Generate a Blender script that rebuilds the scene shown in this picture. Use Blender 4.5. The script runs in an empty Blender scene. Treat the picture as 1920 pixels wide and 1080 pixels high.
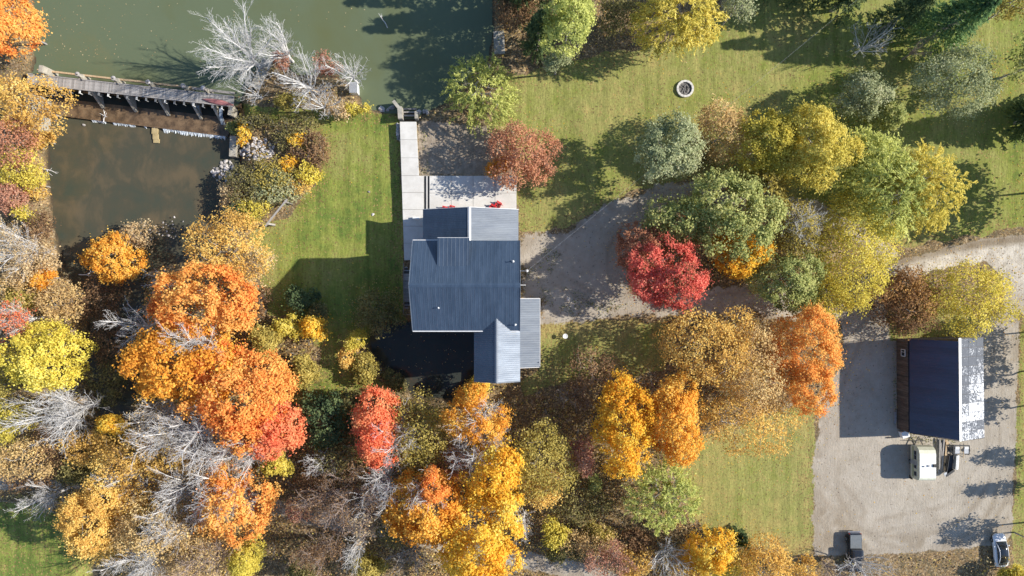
import bpy, bmesh, math, random
import numpy as np
from mathutils import Vector, Matrix

# ------------------------------------------------------------------ scale
S = 13.333          # photo pixels per metre on the ground
HC = 97.0           # height of the drone
SUN_EL = 33.5
SUN_AZ = 5.9        # degrees from +x towards +y

sc = bpy.context.scene
COL = sc.collection
random.seed(7)
RNG = np.random.default_rng(11)

# ------------------------------------------------------------------ camera
cam = bpy.data.cameras.new('drone_camera')
cam.sensor_width = 36.0
cam.lens = 36.0 * HC / (1920 / S)
cam.clip_start = 1.0
cam.clip_end = 2000.0
camo = bpy.data.objects.new('drone_camera', cam)
camo.location = (0, 0, HC)
COL.objects.link(camo)
sc.camera = camo

# ------------------------------------------------------------------ world, sun, exposure
world = bpy.data.worlds.new('World')
sc.world = world
world.use_nodes = True
_nt = world.node_tree
_sky = _nt.nodes.new('ShaderNodeTexSky')
_sky.sky_type = 'NISHITA'
_sky.sun_disc = False
_sky.ozone_density = 3.0
_sky.dust_density = 0.4
_sky.sun_elevation = math.radians(SUN_EL)
_sky.sun_rotation = math.radians(90 - SUN_AZ)
_nt.links.new(_sky.outputs[0], _nt.nodes['Background'].inputs[0])
_nt.nodes['Background'].inputs[1].default_value = 0.125
sun = bpy.data.lights.new('sun', 'SUN')
sun.energy = 4.8
sun.angle = math.radians(0.53)
sun.color = (1.0, 0.94, 0.84)
suno = bpy.data.objects.new('sun', sun)
_e, _a = math.radians(SUN_EL), math.radians(SUN_AZ)
suno.rotation_euler = Vector((math.cos(_e) * math.cos(_a), math.cos(_e) * math.sin(_a), math.sin(_e))).to_track_quat('Z', 'Y').to_euler()
suno.location = (60, 10, 80)
COL.objects.link(suno)
sc.view_settings.view_transform = 'Standard'
sc.view_settings.look = 'None'
sc.view_settings.gamma = 1.0
sc.view_settings.use_curve_mapping = False
sc.view_settings.exposure = 0.70
sc.render.engine = 'CYCLES'
sc.cycles.max_bounces = 6
sc.cycles.diffuse_bounces = 3
sc.cycles.transparent_max_bounces = 8
sc.cycles.use_denoising = True


def P(px, py, z=0.0):
    """The place on level z that the photograph shows at px, py."""
    f = (HC - z) / HC / S
    return ((px - 960) * f, (540 - py) * f)


def P3(px, py, z):
    x, y = P(px, py, z)
    return Vector((x, y, z))


def lin(r, g, b, k=1.0):
    def f(c):
        c /= 255.0
        return c / 12.92 if c <= 0.04045 else ((c + 0.055) / 1.055) ** 2.4
    return (f(r) * k, f(g) * k, f(b) * k, 1.0)


# ------------------------------------------------------------------ objects and names
ORIGIN = {}


def tag(o, label=None, cat=None, group=None, kind=None):
    if label: o['label'] = label
    if cat: o['category'] = cat
    if group: o['group'] = group
    if kind: o['kind'] = kind
    return o


def thing(name, label, cat, loc=(0, 0, 0), group=None):
    o = bpy.data.objects.new(name, None)
    o.empty_display_size = 0.5
    o.location = loc
    COL.objects.link(o)
    ORIGIN[o.name] = Vector(loc)
    return tag(o, label, cat, group)


def link_mesh(name, me, parent=None, loc=None):
    o = bpy.data.objects.new(name, me)
    COL.objects.link(o)
    if parent is not None:
        o.parent = parent
        ORIGIN[o.name] = ORIGIN[parent.name]
    else:
        ORIGIN[o.name] = Vector((0, 0, 0))
    if loc is not None:
        o.location = loc
    return o


class MB:
    """Collects shapes in world coordinates and links them as one mesh."""

    def __init__(self):
        self.v, self.f = [], []

    def add(self, vs, fs):
        b = len(self.v)
        self.v += [tuple(p) for p in vs]
        self.f += [tuple(b + i for i in q) for q in fs]
        return self

    def hexa(self, p):
        return self.add(p, [(0, 3, 2, 1), (4, 5, 6, 7), (0, 1, 5, 4), (1, 2, 6, 5), (2, 3, 7, 6), (3, 0, 4, 7)])

    def box(self, c, s, rz=0.0, m=None):
        hx, hy, hz = s[0] / 2, s[1] / 2, s[2] / 2
        R = m if m is not None else Matrix.Rotation(rz, 3, 'Z')
        c = Vector(c)
        return self.hexa([c + R @ Vector(q) for q in ((-hx, -hy, -hz), (hx, -hy, -hz), (hx, hy, -hz), (-hx, hy, -hz), (-hx, -hy, hz), (hx, -hy, hz), (hx, hy, hz), (-hx, hy, hz))])

    def bar(self, a, b, w, h, up=(0, 0, 1)):
        a, b = Vector(a), Vector(b)
        d = (b - a).normalized()
        u = Vector(up)
        if abs(d.dot(u)) > 0.98: u = Vector((1, 0, 0))
        s = d.cross(u).normalized() * (w / 2)
        t = s.cross(d).normalized() * (h / 2)
        return self.hexa([a - s - t, a + s - t, b + s - t, b - s - t, a - s + t, a + s + t, b + s + t, b - s + t])

    def prism(self, poly, z0, z1):
        n = len(poly)
        a = sum(poly[i][0] * poly[(i + 1) % n][1] - poly[(i + 1) % n][0] * poly[i][1] for i in range(n))
        if a < 0: poly = poly[::-1]
        vs = [(x, y, z0) for x, y in poly] + [(x, y, z1) for x, y in poly]
        fs = [tuple(range(n - 1, -1, -1)), tuple(range(n, 2 * n))] + [(i, (i + 1) % n, n + (i + 1) % n, n + i) for i in range(n)]
        return self.add(vs, fs)

    def tube(self, pts, r, n=8, cap=True):
        pts = [Vector(p) for p in pts]
        rs = r if isinstance(r, (list, tuple)) else [r] * len(pts)
        vs, fs = [], []
        for i, p in enumerate(pts):
            d = (pts[min(i + 1, len(pts) - 1)] - pts[max(i - 1, 0)]).normalized()
            u = Vector((0, 0, 1)) if abs(d.z) < 0.9 else Vector((1, 0, 0))
            s = d.cross(u).normalized()
            t = s.cross(d)
            for k in range(n):
                a = 2 * math.pi * k / n
                vs.append(p + (s * math.cos(a) + t * math.sin(a)) * rs[i])
        for i in range(len(pts) - 1):
            for k in range(n):
                fs.append((i * n + k, i * n + (k + 1) % n, (i + 1) * n + (k + 1) % n, (i + 1) * n + k))
        if cap:
            fs.append(tuple(range(n - 1, -1, -1)))
            fs.append(tuple((len(pts) - 1) * n + k for k in range(n)))
        return self.add(vs, fs)

    def lathe(self, c, prof, n=20):
        vs, fs = [], []
        m = len(prof)
        for r, z in prof:
            for k in range(n):
                a = 2 * math.pi * k / n
                vs.append((c[0] + r * math.cos(a), c[1] + r * math.sin(a), c[2] + z))
        for i in range(m - 1):
            for k in range(n):
                fs.append((i * n + k, i * n + (k + 1) % n, (i + 1) * n + (k + 1) % n, (i + 1) * n + k))
        fs.append(tuple(range(n - 1, -1, -1)))
        fs.append(tuple((m - 1) * n + k for k in range(n)))
        return self.add(vs, fs)

    def loft(self, rings, cap=True):
        n = len(rings[0])
        vs = [p for r in rings for p in r]
        fs = []
        for i in range(len(rings) - 1):
            for k in range(n):
                fs.append((i * n + k, i * n + (k + 1) % n, (i + 1) * n + (k + 1) % n, (i + 1) * n + k))
        if cap:
            fs.append(tuple(range(n - 1, -1, -1)))
            fs.append(tuple((len(rings) - 1) * n + k for k in range(n)))
        return self.add(vs, fs)

    def mesh(self, name, mat, org=(0, 0, 0), smooth=False):
        me = bpy.data.meshes.new(name)
        o = Vector(org)
        me.from_pydata([tuple(Vector(p) - o) for p in self.v], [], self.f)
        if mat: me.materials.append(mat)
        if smooth:
            me.polygons.foreach_set('use_smooth', [True] * len(me.polygons))
        me.update()
        return me

    def build(self, name, mat, parent=None, smooth=False, bevel=0.0, **kw):
        org = ORIGIN[parent.name] if parent is not None else Vector((0, 0, 0))
        me = self.mesh(name, mat, org, smooth)
        if bevel:
            bm = bmesh.new(); bm.from_mesh(me)
            bmesh.ops.recalc_face_normals(bm, faces=bm.faces)
            bmesh.ops.bevel(bm, geom=bm.edges, offset=bevel, segments=2, affect='EDGES', clamp_overlap=True)
            bm.to_mesh(me); bm.free()
        o = link_mesh(name, me, parent)
        return tag(o, **kw)


def single(mb, name, mat, label, cat, loc, group=None, **kw):
    """A thing that is one mesh, its origin at loc."""
    me = mb.mesh(name, mat, loc, kw.get('smooth', False))
    o = link_mesh(name, me, None, loc)
    ORIGIN[o.name] = Vector(loc)
    return tag(o, label, cat, group)


# ------------------------------------------------------------------ materials
class NT:
    def __init__(self, name):
        self.m = bpy.data.materials.new(name)
        self.m.use_nodes = True
        self.t = self.m.node_tree
        self.b = self.t.nodes['Principled BSDF']
        self.out = self.t.nodes['Material Output']
        self.co = None

    def n(self, typ, **kw):
        x = self.t.nodes.new(typ)
        for k, v in kw.items(): setattr(x, k, v)
        return x

    def set(self, sock, v):
        if hasattr(v, 'links'): self.t.links.new(v, sock)
        elif v is not None: sock.default_value = v

    def coord(self, which='Object'):
        if self.co is None: self.co = self.n('ShaderNodeTexCoord')
        return self.co.outputs[which]

    def pos(self):
        return self.n('ShaderNodeNewGeometry').outputs['Position']

    def mapping(self, vec, scale=(1, 1, 1), rot=(0, 0, 0)):
        m = self.n('ShaderNodeMapping')
        self.t.links.new(vec, m.inputs[0]); m.inputs['Scale'].default_value = scale; m.inputs['Rotation'].default_value = rot
        return m.outputs[0]

    def noise(self, vec, scale, detail=4, rough=0.55, dist=0.0):
        x = self.n('ShaderNodeTexNoise')
        self.set(x.inputs['Vector'], vec)
        x.inputs['Scale'].default_value = scale; x.inputs['Detail'].default_value = detail
        x.inputs['Roughness'].default_value = rough; x.inputs['Distortion'].default_value = dist
        return x.outputs['Fac']

    def voro(self, vec, scale, out='Color', rnd=1.0):
        x = self.n('ShaderNodeTexVoronoi')
        self.set(x.inputs['Vector'], vec); x.inputs['Scale'].default_value = scale; x.inputs['Randomness'].default_value = rnd
        return x.outputs[out]

    def ramp(self, fac, stops, interp='LINEAR'):
        x = self.n('ShaderNodeValToRGB')
        x.color_ramp.interpolation = interp
        els = x.color_ramp.elements
        while len(els) < len(stops): els.new(0.5)
        for e, (p, c) in zip(els, stops):
            e.position = p
            e.color = c if hasattr(c, '__len__') else (c, c, c, 1)
        self.set(x.inputs[0], fac)
        return x.outputs[0]

    def mix(self, fac, a, b, blend='MIX'):
        x = self.n('ShaderNodeMix', data_type='RGBA', blend_type=blend)
        self.set(x.inputs[0], fac); self.set(x.inputs[6], a); self.set(x.inputs[7], b)
        return x.outputs[2]

    def math(self, op, a, b=None, clamp=False):
        x = self.n('ShaderNodeMath', operation=op, use_clamp=clamp)
        self.set(x.inputs[0], a)
        if b is not None: self.set(x.inputs[1], b)
        return x.outputs[0]

    def attr(self, name):
        return self.n('ShaderNodeAttribute', attribute_name=name).outputs['Fac']

    def sstep(self, v, lo, hi):
        x = self.n('ShaderNodeMapRange', interpolation_type='SMOOTHSTEP')
        self.set(x.inputs[0], v); x.inputs[1].default_value = lo; x.inputs[2].default_value = hi
        return x.outputs[0]

    def bump(self, h, strength=0.4, dist=0.05):
        x = self.n('ShaderNodeBump')
        x.inputs['Strength'].default_value = strength; x.inputs['Distance'].default_value = dist
        self.set(x.inputs['Height'], h)
        self.t.links.new(x.outputs[0], self.b.inputs['Normal'])

    def done(self, col=None, rough=0.8, metal=0.0, spec=None):
        self.set(self.b.inputs['Base Color'], col)
        self.set(self.b.inputs['Roughness'], rough)
        self.set(self.b.inputs['Metallic'], metal)
        if spec is not None: self.b.inputs['Specular IOR Level'].default_value = spec
        return self.m


def worn(name, c1, c2, scale=2.0, rough=0.85, metal=0.0, fine=25.0, bump=0.15, stretch=(1, 1, 1), objrand=0.0, spec=None, world=False):
    """A surface with two tones of wear, fine grain and a little relief."""
    n = NT(name)
    v = n.mapping(n.pos() if world else n.coord(), stretch)
    a = n.noise(v, scale, 6, 0.62)
    f = n.noise(v, fine, 3, 0.6)
    k = n.sstep(n.math('ADD', n.math('MULTIPLY', a, 0.7), n.math('MULTIPLY', f, 0.3)), 0.36, 0.64)
    col = n.mix(k, c1, c2)
    if objrand:
        r = n.n('ShaderNodeObjectInfo').outputs['Random']
        g = n.math('ADD', n.math('MULTIPLY', r, 2 * objrand), 1 - objrand)
        hs = n.n('ShaderNodeHueSaturation'); n.set(hs.inputs['Value'], g); n.set(hs.inputs['Color'], col); col = hs.outputs[0]
    if bump: n.bump(f, bump, 0.03)
    return n.done(col, rough, metal, spec)


M = {}
M['concrete'] = worn('pale_concrete', (.50, .48, .44, 1), (.60, .58, .54, 1), .8, .85, fine=12, bump=.08)
M['concrete_old'] = worn('old_concrete', (.24, .22, .18, 1), (.40, .37, .31, 1), 1.6, .9, fine=14, bump=.4)
M['concrete_wet'] = worn('wet_concrete', (.07, .045, .025, 1), (.19, .125, .07, 1), 1.1, .35, fine=8, bump=.5)
M['wood_grey'] = worn('weathered_grey_wood', (.20, .185, .17, 1), (.36, .335, .31, 1), 2.5, .9, fine=20, bump=.3, stretch=(6, 1, 1), objrand=.28)
M['wood_tan'] = worn('tan_lumber', (.34, .23, .13, 1), (.50, .37, .22, 1), 1.5, .8, fine=20, bump=.2, stretch=(6, 1, 1), objrand=.3)
M['wood_dark'] = worn('dark_stained_wood', (.045, .04, .038, 1), (.09, .08, .075, 1), 2, .75, fine=20, bump=.3, stretch=(1, 1, 5))
M['wood_brown'] = worn('brown_barn_boards', (.060, .044, .036, 1), (.150, .112, .092, 1), 1.4, .9, fine=16, bump=.3, stretch=(1, 3, .3), objrand=.2)
M['siding'] = worn('mill_siding', (.17, .13, .10, 1), (.25, .20, .16, 1), 2, .85, fine=16, bump=.2)
M['stone'] = worn('foundation_stone', (.20, .18, .155, 1), (.34, .31, .27, 1), 2.5, .9, fine=14, bump=.5)
M['rock'] = worn('pale_rock', (.30, .27, .25, 1), (.52, .49, .47, 1), 2.2, .9, fine=12, bump=.5, objrand=.35)
M['roof_slate'] = worn('slate_blue_roof_metal', (.029, .048, .080, 1), (.046, .070, .110, 1), .9, .45, 0.0, fine=7, bump=0, stretch=(1.6, .35, .5), spec=.5, world=True, objrand=.06)
M['roof_slate_lit'] = worn('sunlit_slate_roof_metal', (.105, .128, .165, 1), (.15, .175, .21, 1), .6, .62, 0.0, fine=3, bump=0, spec=.5, stretch=(.35, 1.6, .5), world=True, objrand=.06)  # lighter copy of the slate metal; sun sheen is put into the colour
M['roof_galv'] = worn('galvanised_roof_metal', (.33, .35, .375, 1), (.44, .46, .48, 1), .6, .38, .55, fine=3, bump=0, stretch=(.35, 1.6, .5), world=True, objrand=.10)
M['roof_navy'] = worn('navy_barn_roof_metal', (.012, .028, .070, 1), (.020, .042, .095, 1), .45, .45, 0.0, fine=2, bump=0, spec=.5, stretch=(.3, 1.4, .5), world=True, objrand=.14)
M['trim'] = worn('pale_metal_trim', (.50, .50, .50, 1), (.60, .60, .60, 1), 3, .5, bump=0)
M['black'] = worn('black_painted_metal', (.012, .012, .013, 1), (.022, .022, .024, 1), 4, .45, bump=0)
M['white'] = worn('white_paint', (.70, .70, .68, 1), (.78, .78, .77, 1), 3, .5, bump=0)
M['steel'] = worn('grey_galvanised_steel', (.32, .33, .34, 1), (.44, .45, .46, 1), 4, .45, .4, bump=0)
M['red_plastic'] = worn('red_plastic', (.52, .016, .018, 1), (.60, .025, .025, 1), 3, .4, bump=0)
M['canoe_red'] = worn('faded_red_hull', (.24, .085, .085, 1), (.34, .14, .13, 1), 2.5, .55, bump=.05)
M['rubber'] = worn('black_rubber', (.012, .012, .012, 1), (.02, .02, .02, 1), 6, .85, bump=.1)
M['chrome'] = worn('bright_metal', (.55, .55, .56, 1), (.62, .62, .63, 1), 6, .25, .9, bump=0)
M['lamp_glass'] = worn('lamp_glass', (.55, .56, .58, 1), (.65, .66, .68, 1), 6, .12, bump=0)
M['tail_red'] = worn('red_lamp_glass', (.30, .01, .01, 1), (.36, .015, .012, 1), 6, .15, bump=0)
M['ash'] = worn('grey_ash_and_charcoal', (.05, .048, .046, 1), (.24, .225, .21, 1), 3.5, .95, fine=9, bump=.5)
M['cream'] = worn('cream_trailer_side', (.50, .50, .38, 1), (.60, .60, .48, 1), 1.5, .45, bump=0)
M['plywood'] = worn('dark_plywood_bed', (.03, .03, .034, 1), (.06, .06, .065, 1), 2, .8, bump=.1)
M['fall'] = worn('thin_falling_water', (.22, .27, .33, 1), (.40, .46, .52, 1), 5, .3, fine=14, bump=.5)
M['foam'] = worn('white_foam', (.65, .70, .74, 1), (.80, .84, .86, 1), 5, .6, fine=14, bump=.8)

_n = NT('dark_window_glass')
M['glass'] = _n.done((.012, .016, .022, 1), .06, 0, .8)
_n = NT('black_car_paint')
M['truck'] = _n.done((.010, .011, .014, 1), .22, 0, .6)
_n.b.inputs['Coat Weight'].default_value = .6
_n = NT('white_car_paint')
M['car'] = _n.done((.66, .67, .70, 1), .25, 0, .6)
_n.b.inputs['Coat Weight'].default_value = .7
M['vinyl'] = worn('grey_vinyl_cover', (.10, .115, .125, 1), (.13, .145, .155, 1), 3, .5, bump=.05)


def flaking():
    n = NT('white_coating_flaking_off_dark_roof')
    v = n.coord()
    r = n.n('ShaderNodeObjectInfo').outputs['Random']
    off = n.n('ShaderNodeVectorMath', operation='ADD')
    comb = n.n('ShaderNodeCombineXYZ'); n.set(comb.inputs[0], n.math('MULTIPLY', r, 37.0)); n.set(comb.inputs[1], n.math('MULTIPLY', r, 91.0))
    n.set(off.inputs[0], v); n.set(off.inputs[1], comb.outputs[0])
    a = n.noise(off.outputs[0], 2.2, 9, .72, 1.4)
    worn_amt = n.attr('wear')
    k = n.sstep(n.math('ADD', a, worn_amt), .45, .56)
    f = n.noise(v, 9, 4, .6)
    col = n.mix(k, n.mix(f, (.46, .47, .49, 1), (.70, .71, .72, 1)), n.mix(f, (.055, .06, .07, 1), (.17, .18, .20, 1)))
    n.bump(k, .3, .02)
    return n.done(col, .9, 0, .12)


M['flaking'] = flaking()


def leaf_mat(name, cols, transl=0.47):
    n = NT(name)
    t = n.attr('tint')
    r = n.n('ShaderNodeNewGeometry').outputs['Random Per Island']
    f = n.math('ADD', n.math('MULTIPLY', t, .60), n.math('MULTIPLY', r, .40))
    k = len(cols)
    col = n.ramp(f, [(.12 + .76 * i / (k - 1), c) for i, c in enumerate(cols)])
    d = n.n('ShaderNodeBsdfDiffuse'); n.set(d.inputs[0], col)
    tr = n.n('ShaderNodeBsdfTranslucent'); n.set(tr.inputs[0], col)
    mx = n.n('ShaderNodeMixShader'); mx.inputs[0].default_value = transl
    n.t.links.new(d.outputs[0], mx.inputs[1]); n.t.links.new(tr.outputs[0], mx.inputs[2])
    n.t.links.new(mx.outputs[0], n.out.inputs[0])
    return n.m


PAL = {  # leaf colours as the photograph shows them in full sun
    'orange': [(220, 120, 52), (242, 150, 68), (248, 172, 88), (244, 188, 106)],
    'red_orange': [(220, 110, 48), (242, 140, 62), (248, 164, 82), (250, 188, 100)],
    'amber': [(196, 130, 34), (230, 160, 50), (240, 182, 76), (236, 196, 108)],
    'golden': [(212, 146, 28), (238, 174, 42), (246, 194, 70), (242, 212, 114)],
    'lime': [(158, 146, 54), (204, 186, 66), (228, 208, 90), (236, 218, 124)],
    'scarlet': [(112, 98, 58), (204, 92, 78), (240, 120, 102), (246, 154, 122)],
    'coral': [(210, 92, 62), (242, 120, 78), (248, 144, 98), (244, 166, 110)],
    'rust': [(136, 100, 76), (176, 122, 92), (196, 140, 106), (204, 158, 114)],
    'tan': [(150, 124, 86), (188, 158, 106), (212, 182, 122), (222, 202, 146)],
    'tan_gold': [(160, 126, 66), (204, 162, 80), (222, 186, 98), (228, 206, 132)],
    'olive_gold': [(112, 104, 50), (156, 142, 66), (186, 168, 84), (208, 192, 112)],
    'yellow': [(146, 138, 60), (192, 178, 70), (214, 196, 84), (222, 210, 118)],
    'grey_green': [(112, 122, 88), (148, 154, 112), (174, 178, 134), (194, 190, 156)],
    'green': [(104, 114, 64), (144, 152, 86), (174, 176, 106), (198, 192, 126)],
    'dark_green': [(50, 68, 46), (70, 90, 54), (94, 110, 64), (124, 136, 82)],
    'pine': [(50, 80, 56), (78, 110, 70), (112, 142, 84), (156, 174, 106)],
    'willow': [(128, 138, 74), (164, 170, 90), (192, 194, 108), (212, 212, 132)],
    'golden_willow': [(142, 138, 62), (184, 172, 72), (212, 194, 92), (228, 212, 120)],
    'copper': [(92, 70, 52), (130, 98, 66), (164, 124, 76), (200, 158, 92)],
    'dusty_pink': [(128, 90, 76), (164, 112, 92), (186, 136, 110), (200, 160, 130)],
    'brown': [(84, 62, 44), (116, 88, 60), (144, 112, 78), (168, 138, 98)],
    'olive': [(78, 76, 46), (112, 106, 60), (140, 132, 78), (168, 156, 96)],
    'straw': [(150, 124, 86), (184, 156, 112), (206, 182, 138), (220, 200, 160)],
}
LEAF = {k: leaf_mat(k + '_leaves', [tuple(min(.88, x * 1.12 + .030) for x in lin(*c)[:3]) + (1,) for c in v]) for k, v in PAL.items()}
BARK = {
    'pale': worn('pale_grey_bark', (.50, .485, .47, 1), (.66, .645, .63, 1), 3, .9, bump=0),
    'grey': worn('grey_bark', (.24, .22, .20, 1), (.38, .355, .33, 1), 3, .9, bump=0),
    'brown': worn('brown_bark', (.10, .075, .055, 1), (.20, .155, .12, 1), 3, .9, bump=0),
    'pink': worn('pinkish_bark', (.26, .20, .17, 1), (.40, .32, .28, 1), 3, .9, bump=0),
}


# ------------------------------------------------------------------ noise and distances for the terrain
def vnoise(x, y, freq, seed):
    r = np.random.default_rng(seed)
    T = r.random((64, 64))
    u, v = x * freq + 17.3, y * freq + 9.1
    i, j = np.floor(u).astype(int), np.floor(v).astype(int)
    fu, fv = u - i, v - j
    fu, fv = fu * fu * (3 - 2 * fu), fv * fv * (3 - 2 * fv)
    g = lambda a, b: T[a % 64, b % 64]
    return (g(i, j) * (1 - fu) + g(i + 1, j) * fu) * (1 - fv) + (g(i, j + 1) * (1 - fu) + g(i + 1, j + 1) * fu) * fv


def fbm(x, y, freq, seed, octv=4):
    s, a, t = 0, 1.0, 0
    for k in range(octv):
        s = s + a * vnoise(x, y, freq * 2 ** k, seed + k); t += a; a *= .55
    return s / t


def sstep(v, lo, hi):
    t = np.clip((v - lo) / (hi - lo), 0, 1)
    return t * t * (3 - 2 * t)


def poly_sd(px, py, poly):
    """Signed distance in metres to a polygon given in photo pixels, positive inside."""
    d = np.full(px.shape, 1e9)
    ins = np.zeros(px.shape, bool)
    n = len(poly)
    for i in range(n):
        ax, ay = poly[i]; bx, by = poly[(i + 1) % n]
        ex, ey = bx - ax, by - ay
        t = np.clip(((px - ax) * ex + (py - ay) * ey) / (ex * ex + ey * ey + 1e-9), 0, 1)
        d = np.minimum(d, (px - ax - t * ex) ** 2 + (py - ay - t * ey) ** 2)
        if ay != by:
            ins ^= ((ay > py) != (by > py)) & (px < ex * (py - ay) / ey + ax)
    d = np.sqrt(d) / S
    return np.where(ins, d, -d)


def line_d(px, py, pts):
    d = np.full(px.shape, 1e9)
    for (ax, ay), (bx, by) in zip(pts, pts[1:]):
        ex, ey = bx - ax, by - ay
        t = np.clip(((px - ax) * ex + (py - ay) * ey) / (ex * ex + ey * ey + 1e-9), 0, 1)
        d = np.minimum(d, (px - ax - t * ex) ** 2 + (py - ay - t * ey) ** 2)
    return np.sqrt(d) / S


POND = [(58, -150), (62, 110), (52, 150), (440, 192), (447, 183), (464, 160), (478, 124), (524, 118), (560, 138), (640, 142), (668, 168), (684, 202), (745, 211), (754, 222), (780, 222), (795, 209), (832, 194), (848, 168), (884, 138), (915, 108), (925, 60), (922, 0), (930, -60), (945, -150)]
POOL = [(68, 240), (62, 162), (437, 205), (440, 300), (425, 330), (412, 400), (392, 430), (378, 480), (305, 492), (262, 505), (250, 560), (255, 650), (244, 720), (232, 770), (215, 830), (196, 900), (188, 1000), (196, 1110), (160, 1110), (152, 1000), (165, 900), (175, 800), (160, 730), (150, 660), (146, 600), (128, 540), (98, 490), (84, 430), (72, 330)]
TAIL = [(688, 640), (700, 606), (892, 606), (892, 706), (866, 720), (852, 752), (770, 748), (746, 712), (712, 690), (692, 665)]
LAWNS = [
    [(442, 190), (520, 206), (600, 204), (690, 208), (750, 214), (754, 330), (758, 620), (700, 640), (640, 640), (690, 700), (745, 725), (705, 745), (620, 762), (545, 752), (590, 705), (598, 655), (560, 605), (500, 585), (478, 500), (462, 440), (540, 400), (600, 345), (606, 262), (565, 225), (470, 226)],
    [(925, 190), (960, 145), (1070, 112), (1180, 95), (1250, 78), (1360, 20), (1400, -40), (2200, -60), (2200, 420), (1920, 428), (1770, 452), (1700, 462), (1500, 390), (1330, 330), (1180, 362), (1060, 432), (974, 436), (970, 330), (925, 250)],
    [(1530, 740), (1526, 1045), (1430, 1030), (1320, 1005), (1265, 900), (1300, 820), (1440, 780)],
    [(1012, 606), (1180, 598), (1270, 610), (1250, 700), (1150, 700), (1040, 720), (985, 740), (978, 716), (1012, 690)],
    [(1912, 592), (1897, 1000), (1905, 1110), (2200, 1110), (2200, 592)],
    [(-260, 936), (60, 948), (150, 1000), (168, 1045), (150, 1140), (-260, 1140)],
    [(1640, 596), (1668, 640), (1810, 638), (1846, 600), (1760, 575)],
]
GRAVELS = [
    [(1566, 570), (1650, 545), (1668, 640), (1812, 640), (1850, 590), (1912, 585), (1897, 1000), (1882, 1022), (1700, 1036), (1525, 1042), (1526, 900), (1534, 760), (1572, 690), (1580, 640)],
    [(2200, 398), (1920, 439), (1800, 457), (1690, 488), (1640, 512), (1560, 540), (1430, 530), (1300, 540), (1180, 552), (1180, 480), (1205, 425), (1262, 382), (1312, 352), (1300, 338), (1238, 345), (1180, 366), (1112, 400), (1062, 435), (974, 438), (976, 560), (1015, 562), (1015, 604), (1080, 604), (1180, 592), (1300, 588), (1440, 592), (1560, 612), (1660, 545), (1760, 505), (1850, 490), (1880, 520), (1888, 590), (2200, 590), (2200, 480)],
    [(1312, 352), (1420, 372), (1530, 378), (1640, 440), (1690, 478), (1660, 500), (1600, 450), (1500, 402), (1400, 396), (1300, 378)],
]
YARD = [(784, 226), (925, 238), (962, 300), (968, 328), (786, 328)]
TRAIL = [(-200, 900), (0, 905), (120, 903), (250, 905), (400, 930), (520, 958), (640, 985), (800, 1012), (960, 1045), (1080, 1068), (1200, 1110)]


def heights(X, Y):
    px, py = 960 + X * S, 540 - Y * S
    west = sstep(px, 770, 748) * sstep(py, 205, 225)
    base = -0.6 * west - 0.5 * sstep(px, 640, 480) * sstep(py, 420, 560) * west
    base = base - 0.25 * sstep(poly_sd(px, py, YARD), -.2, .3)
    fade = 1 - sstep(np.maximum(np.abs(X) / 85, np.abs(Y) / 54), .93, 1.0)
    base = (base + (fbm(X, Y, .11, 5) - .5) * .35 + (fbm(X, Y, .9, 8, 3) - .5) * .08) * fade
    jit = (fbm(X, Y, .5, 21) - .5) * 1.2
    for poly, lev, bank, dep in ((POND, -.55, 1.2, 1.4), (POOL, -2.3, 2.4, .7), (TAIL, -2.3, 1.3, 1.2)):
        d = poly_sd(px, py, poly) + jit * (.35 if poly is POND else 1.1 if poly is POOL else .25)
        rim = lev + .05
        base = np.where(d < 0, np.minimum(base, rim + (base - rim) * sstep(-d, 0, bank)) if lev < -1 else rim + (base - rim) * sstep(-d, 0, bank), lev - .1 - dep * sstep(d, 0, 3.5))
    return base


def ground_z(x, y):
    return float(heights(np.array([x]), np.array([y]))[0])


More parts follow.
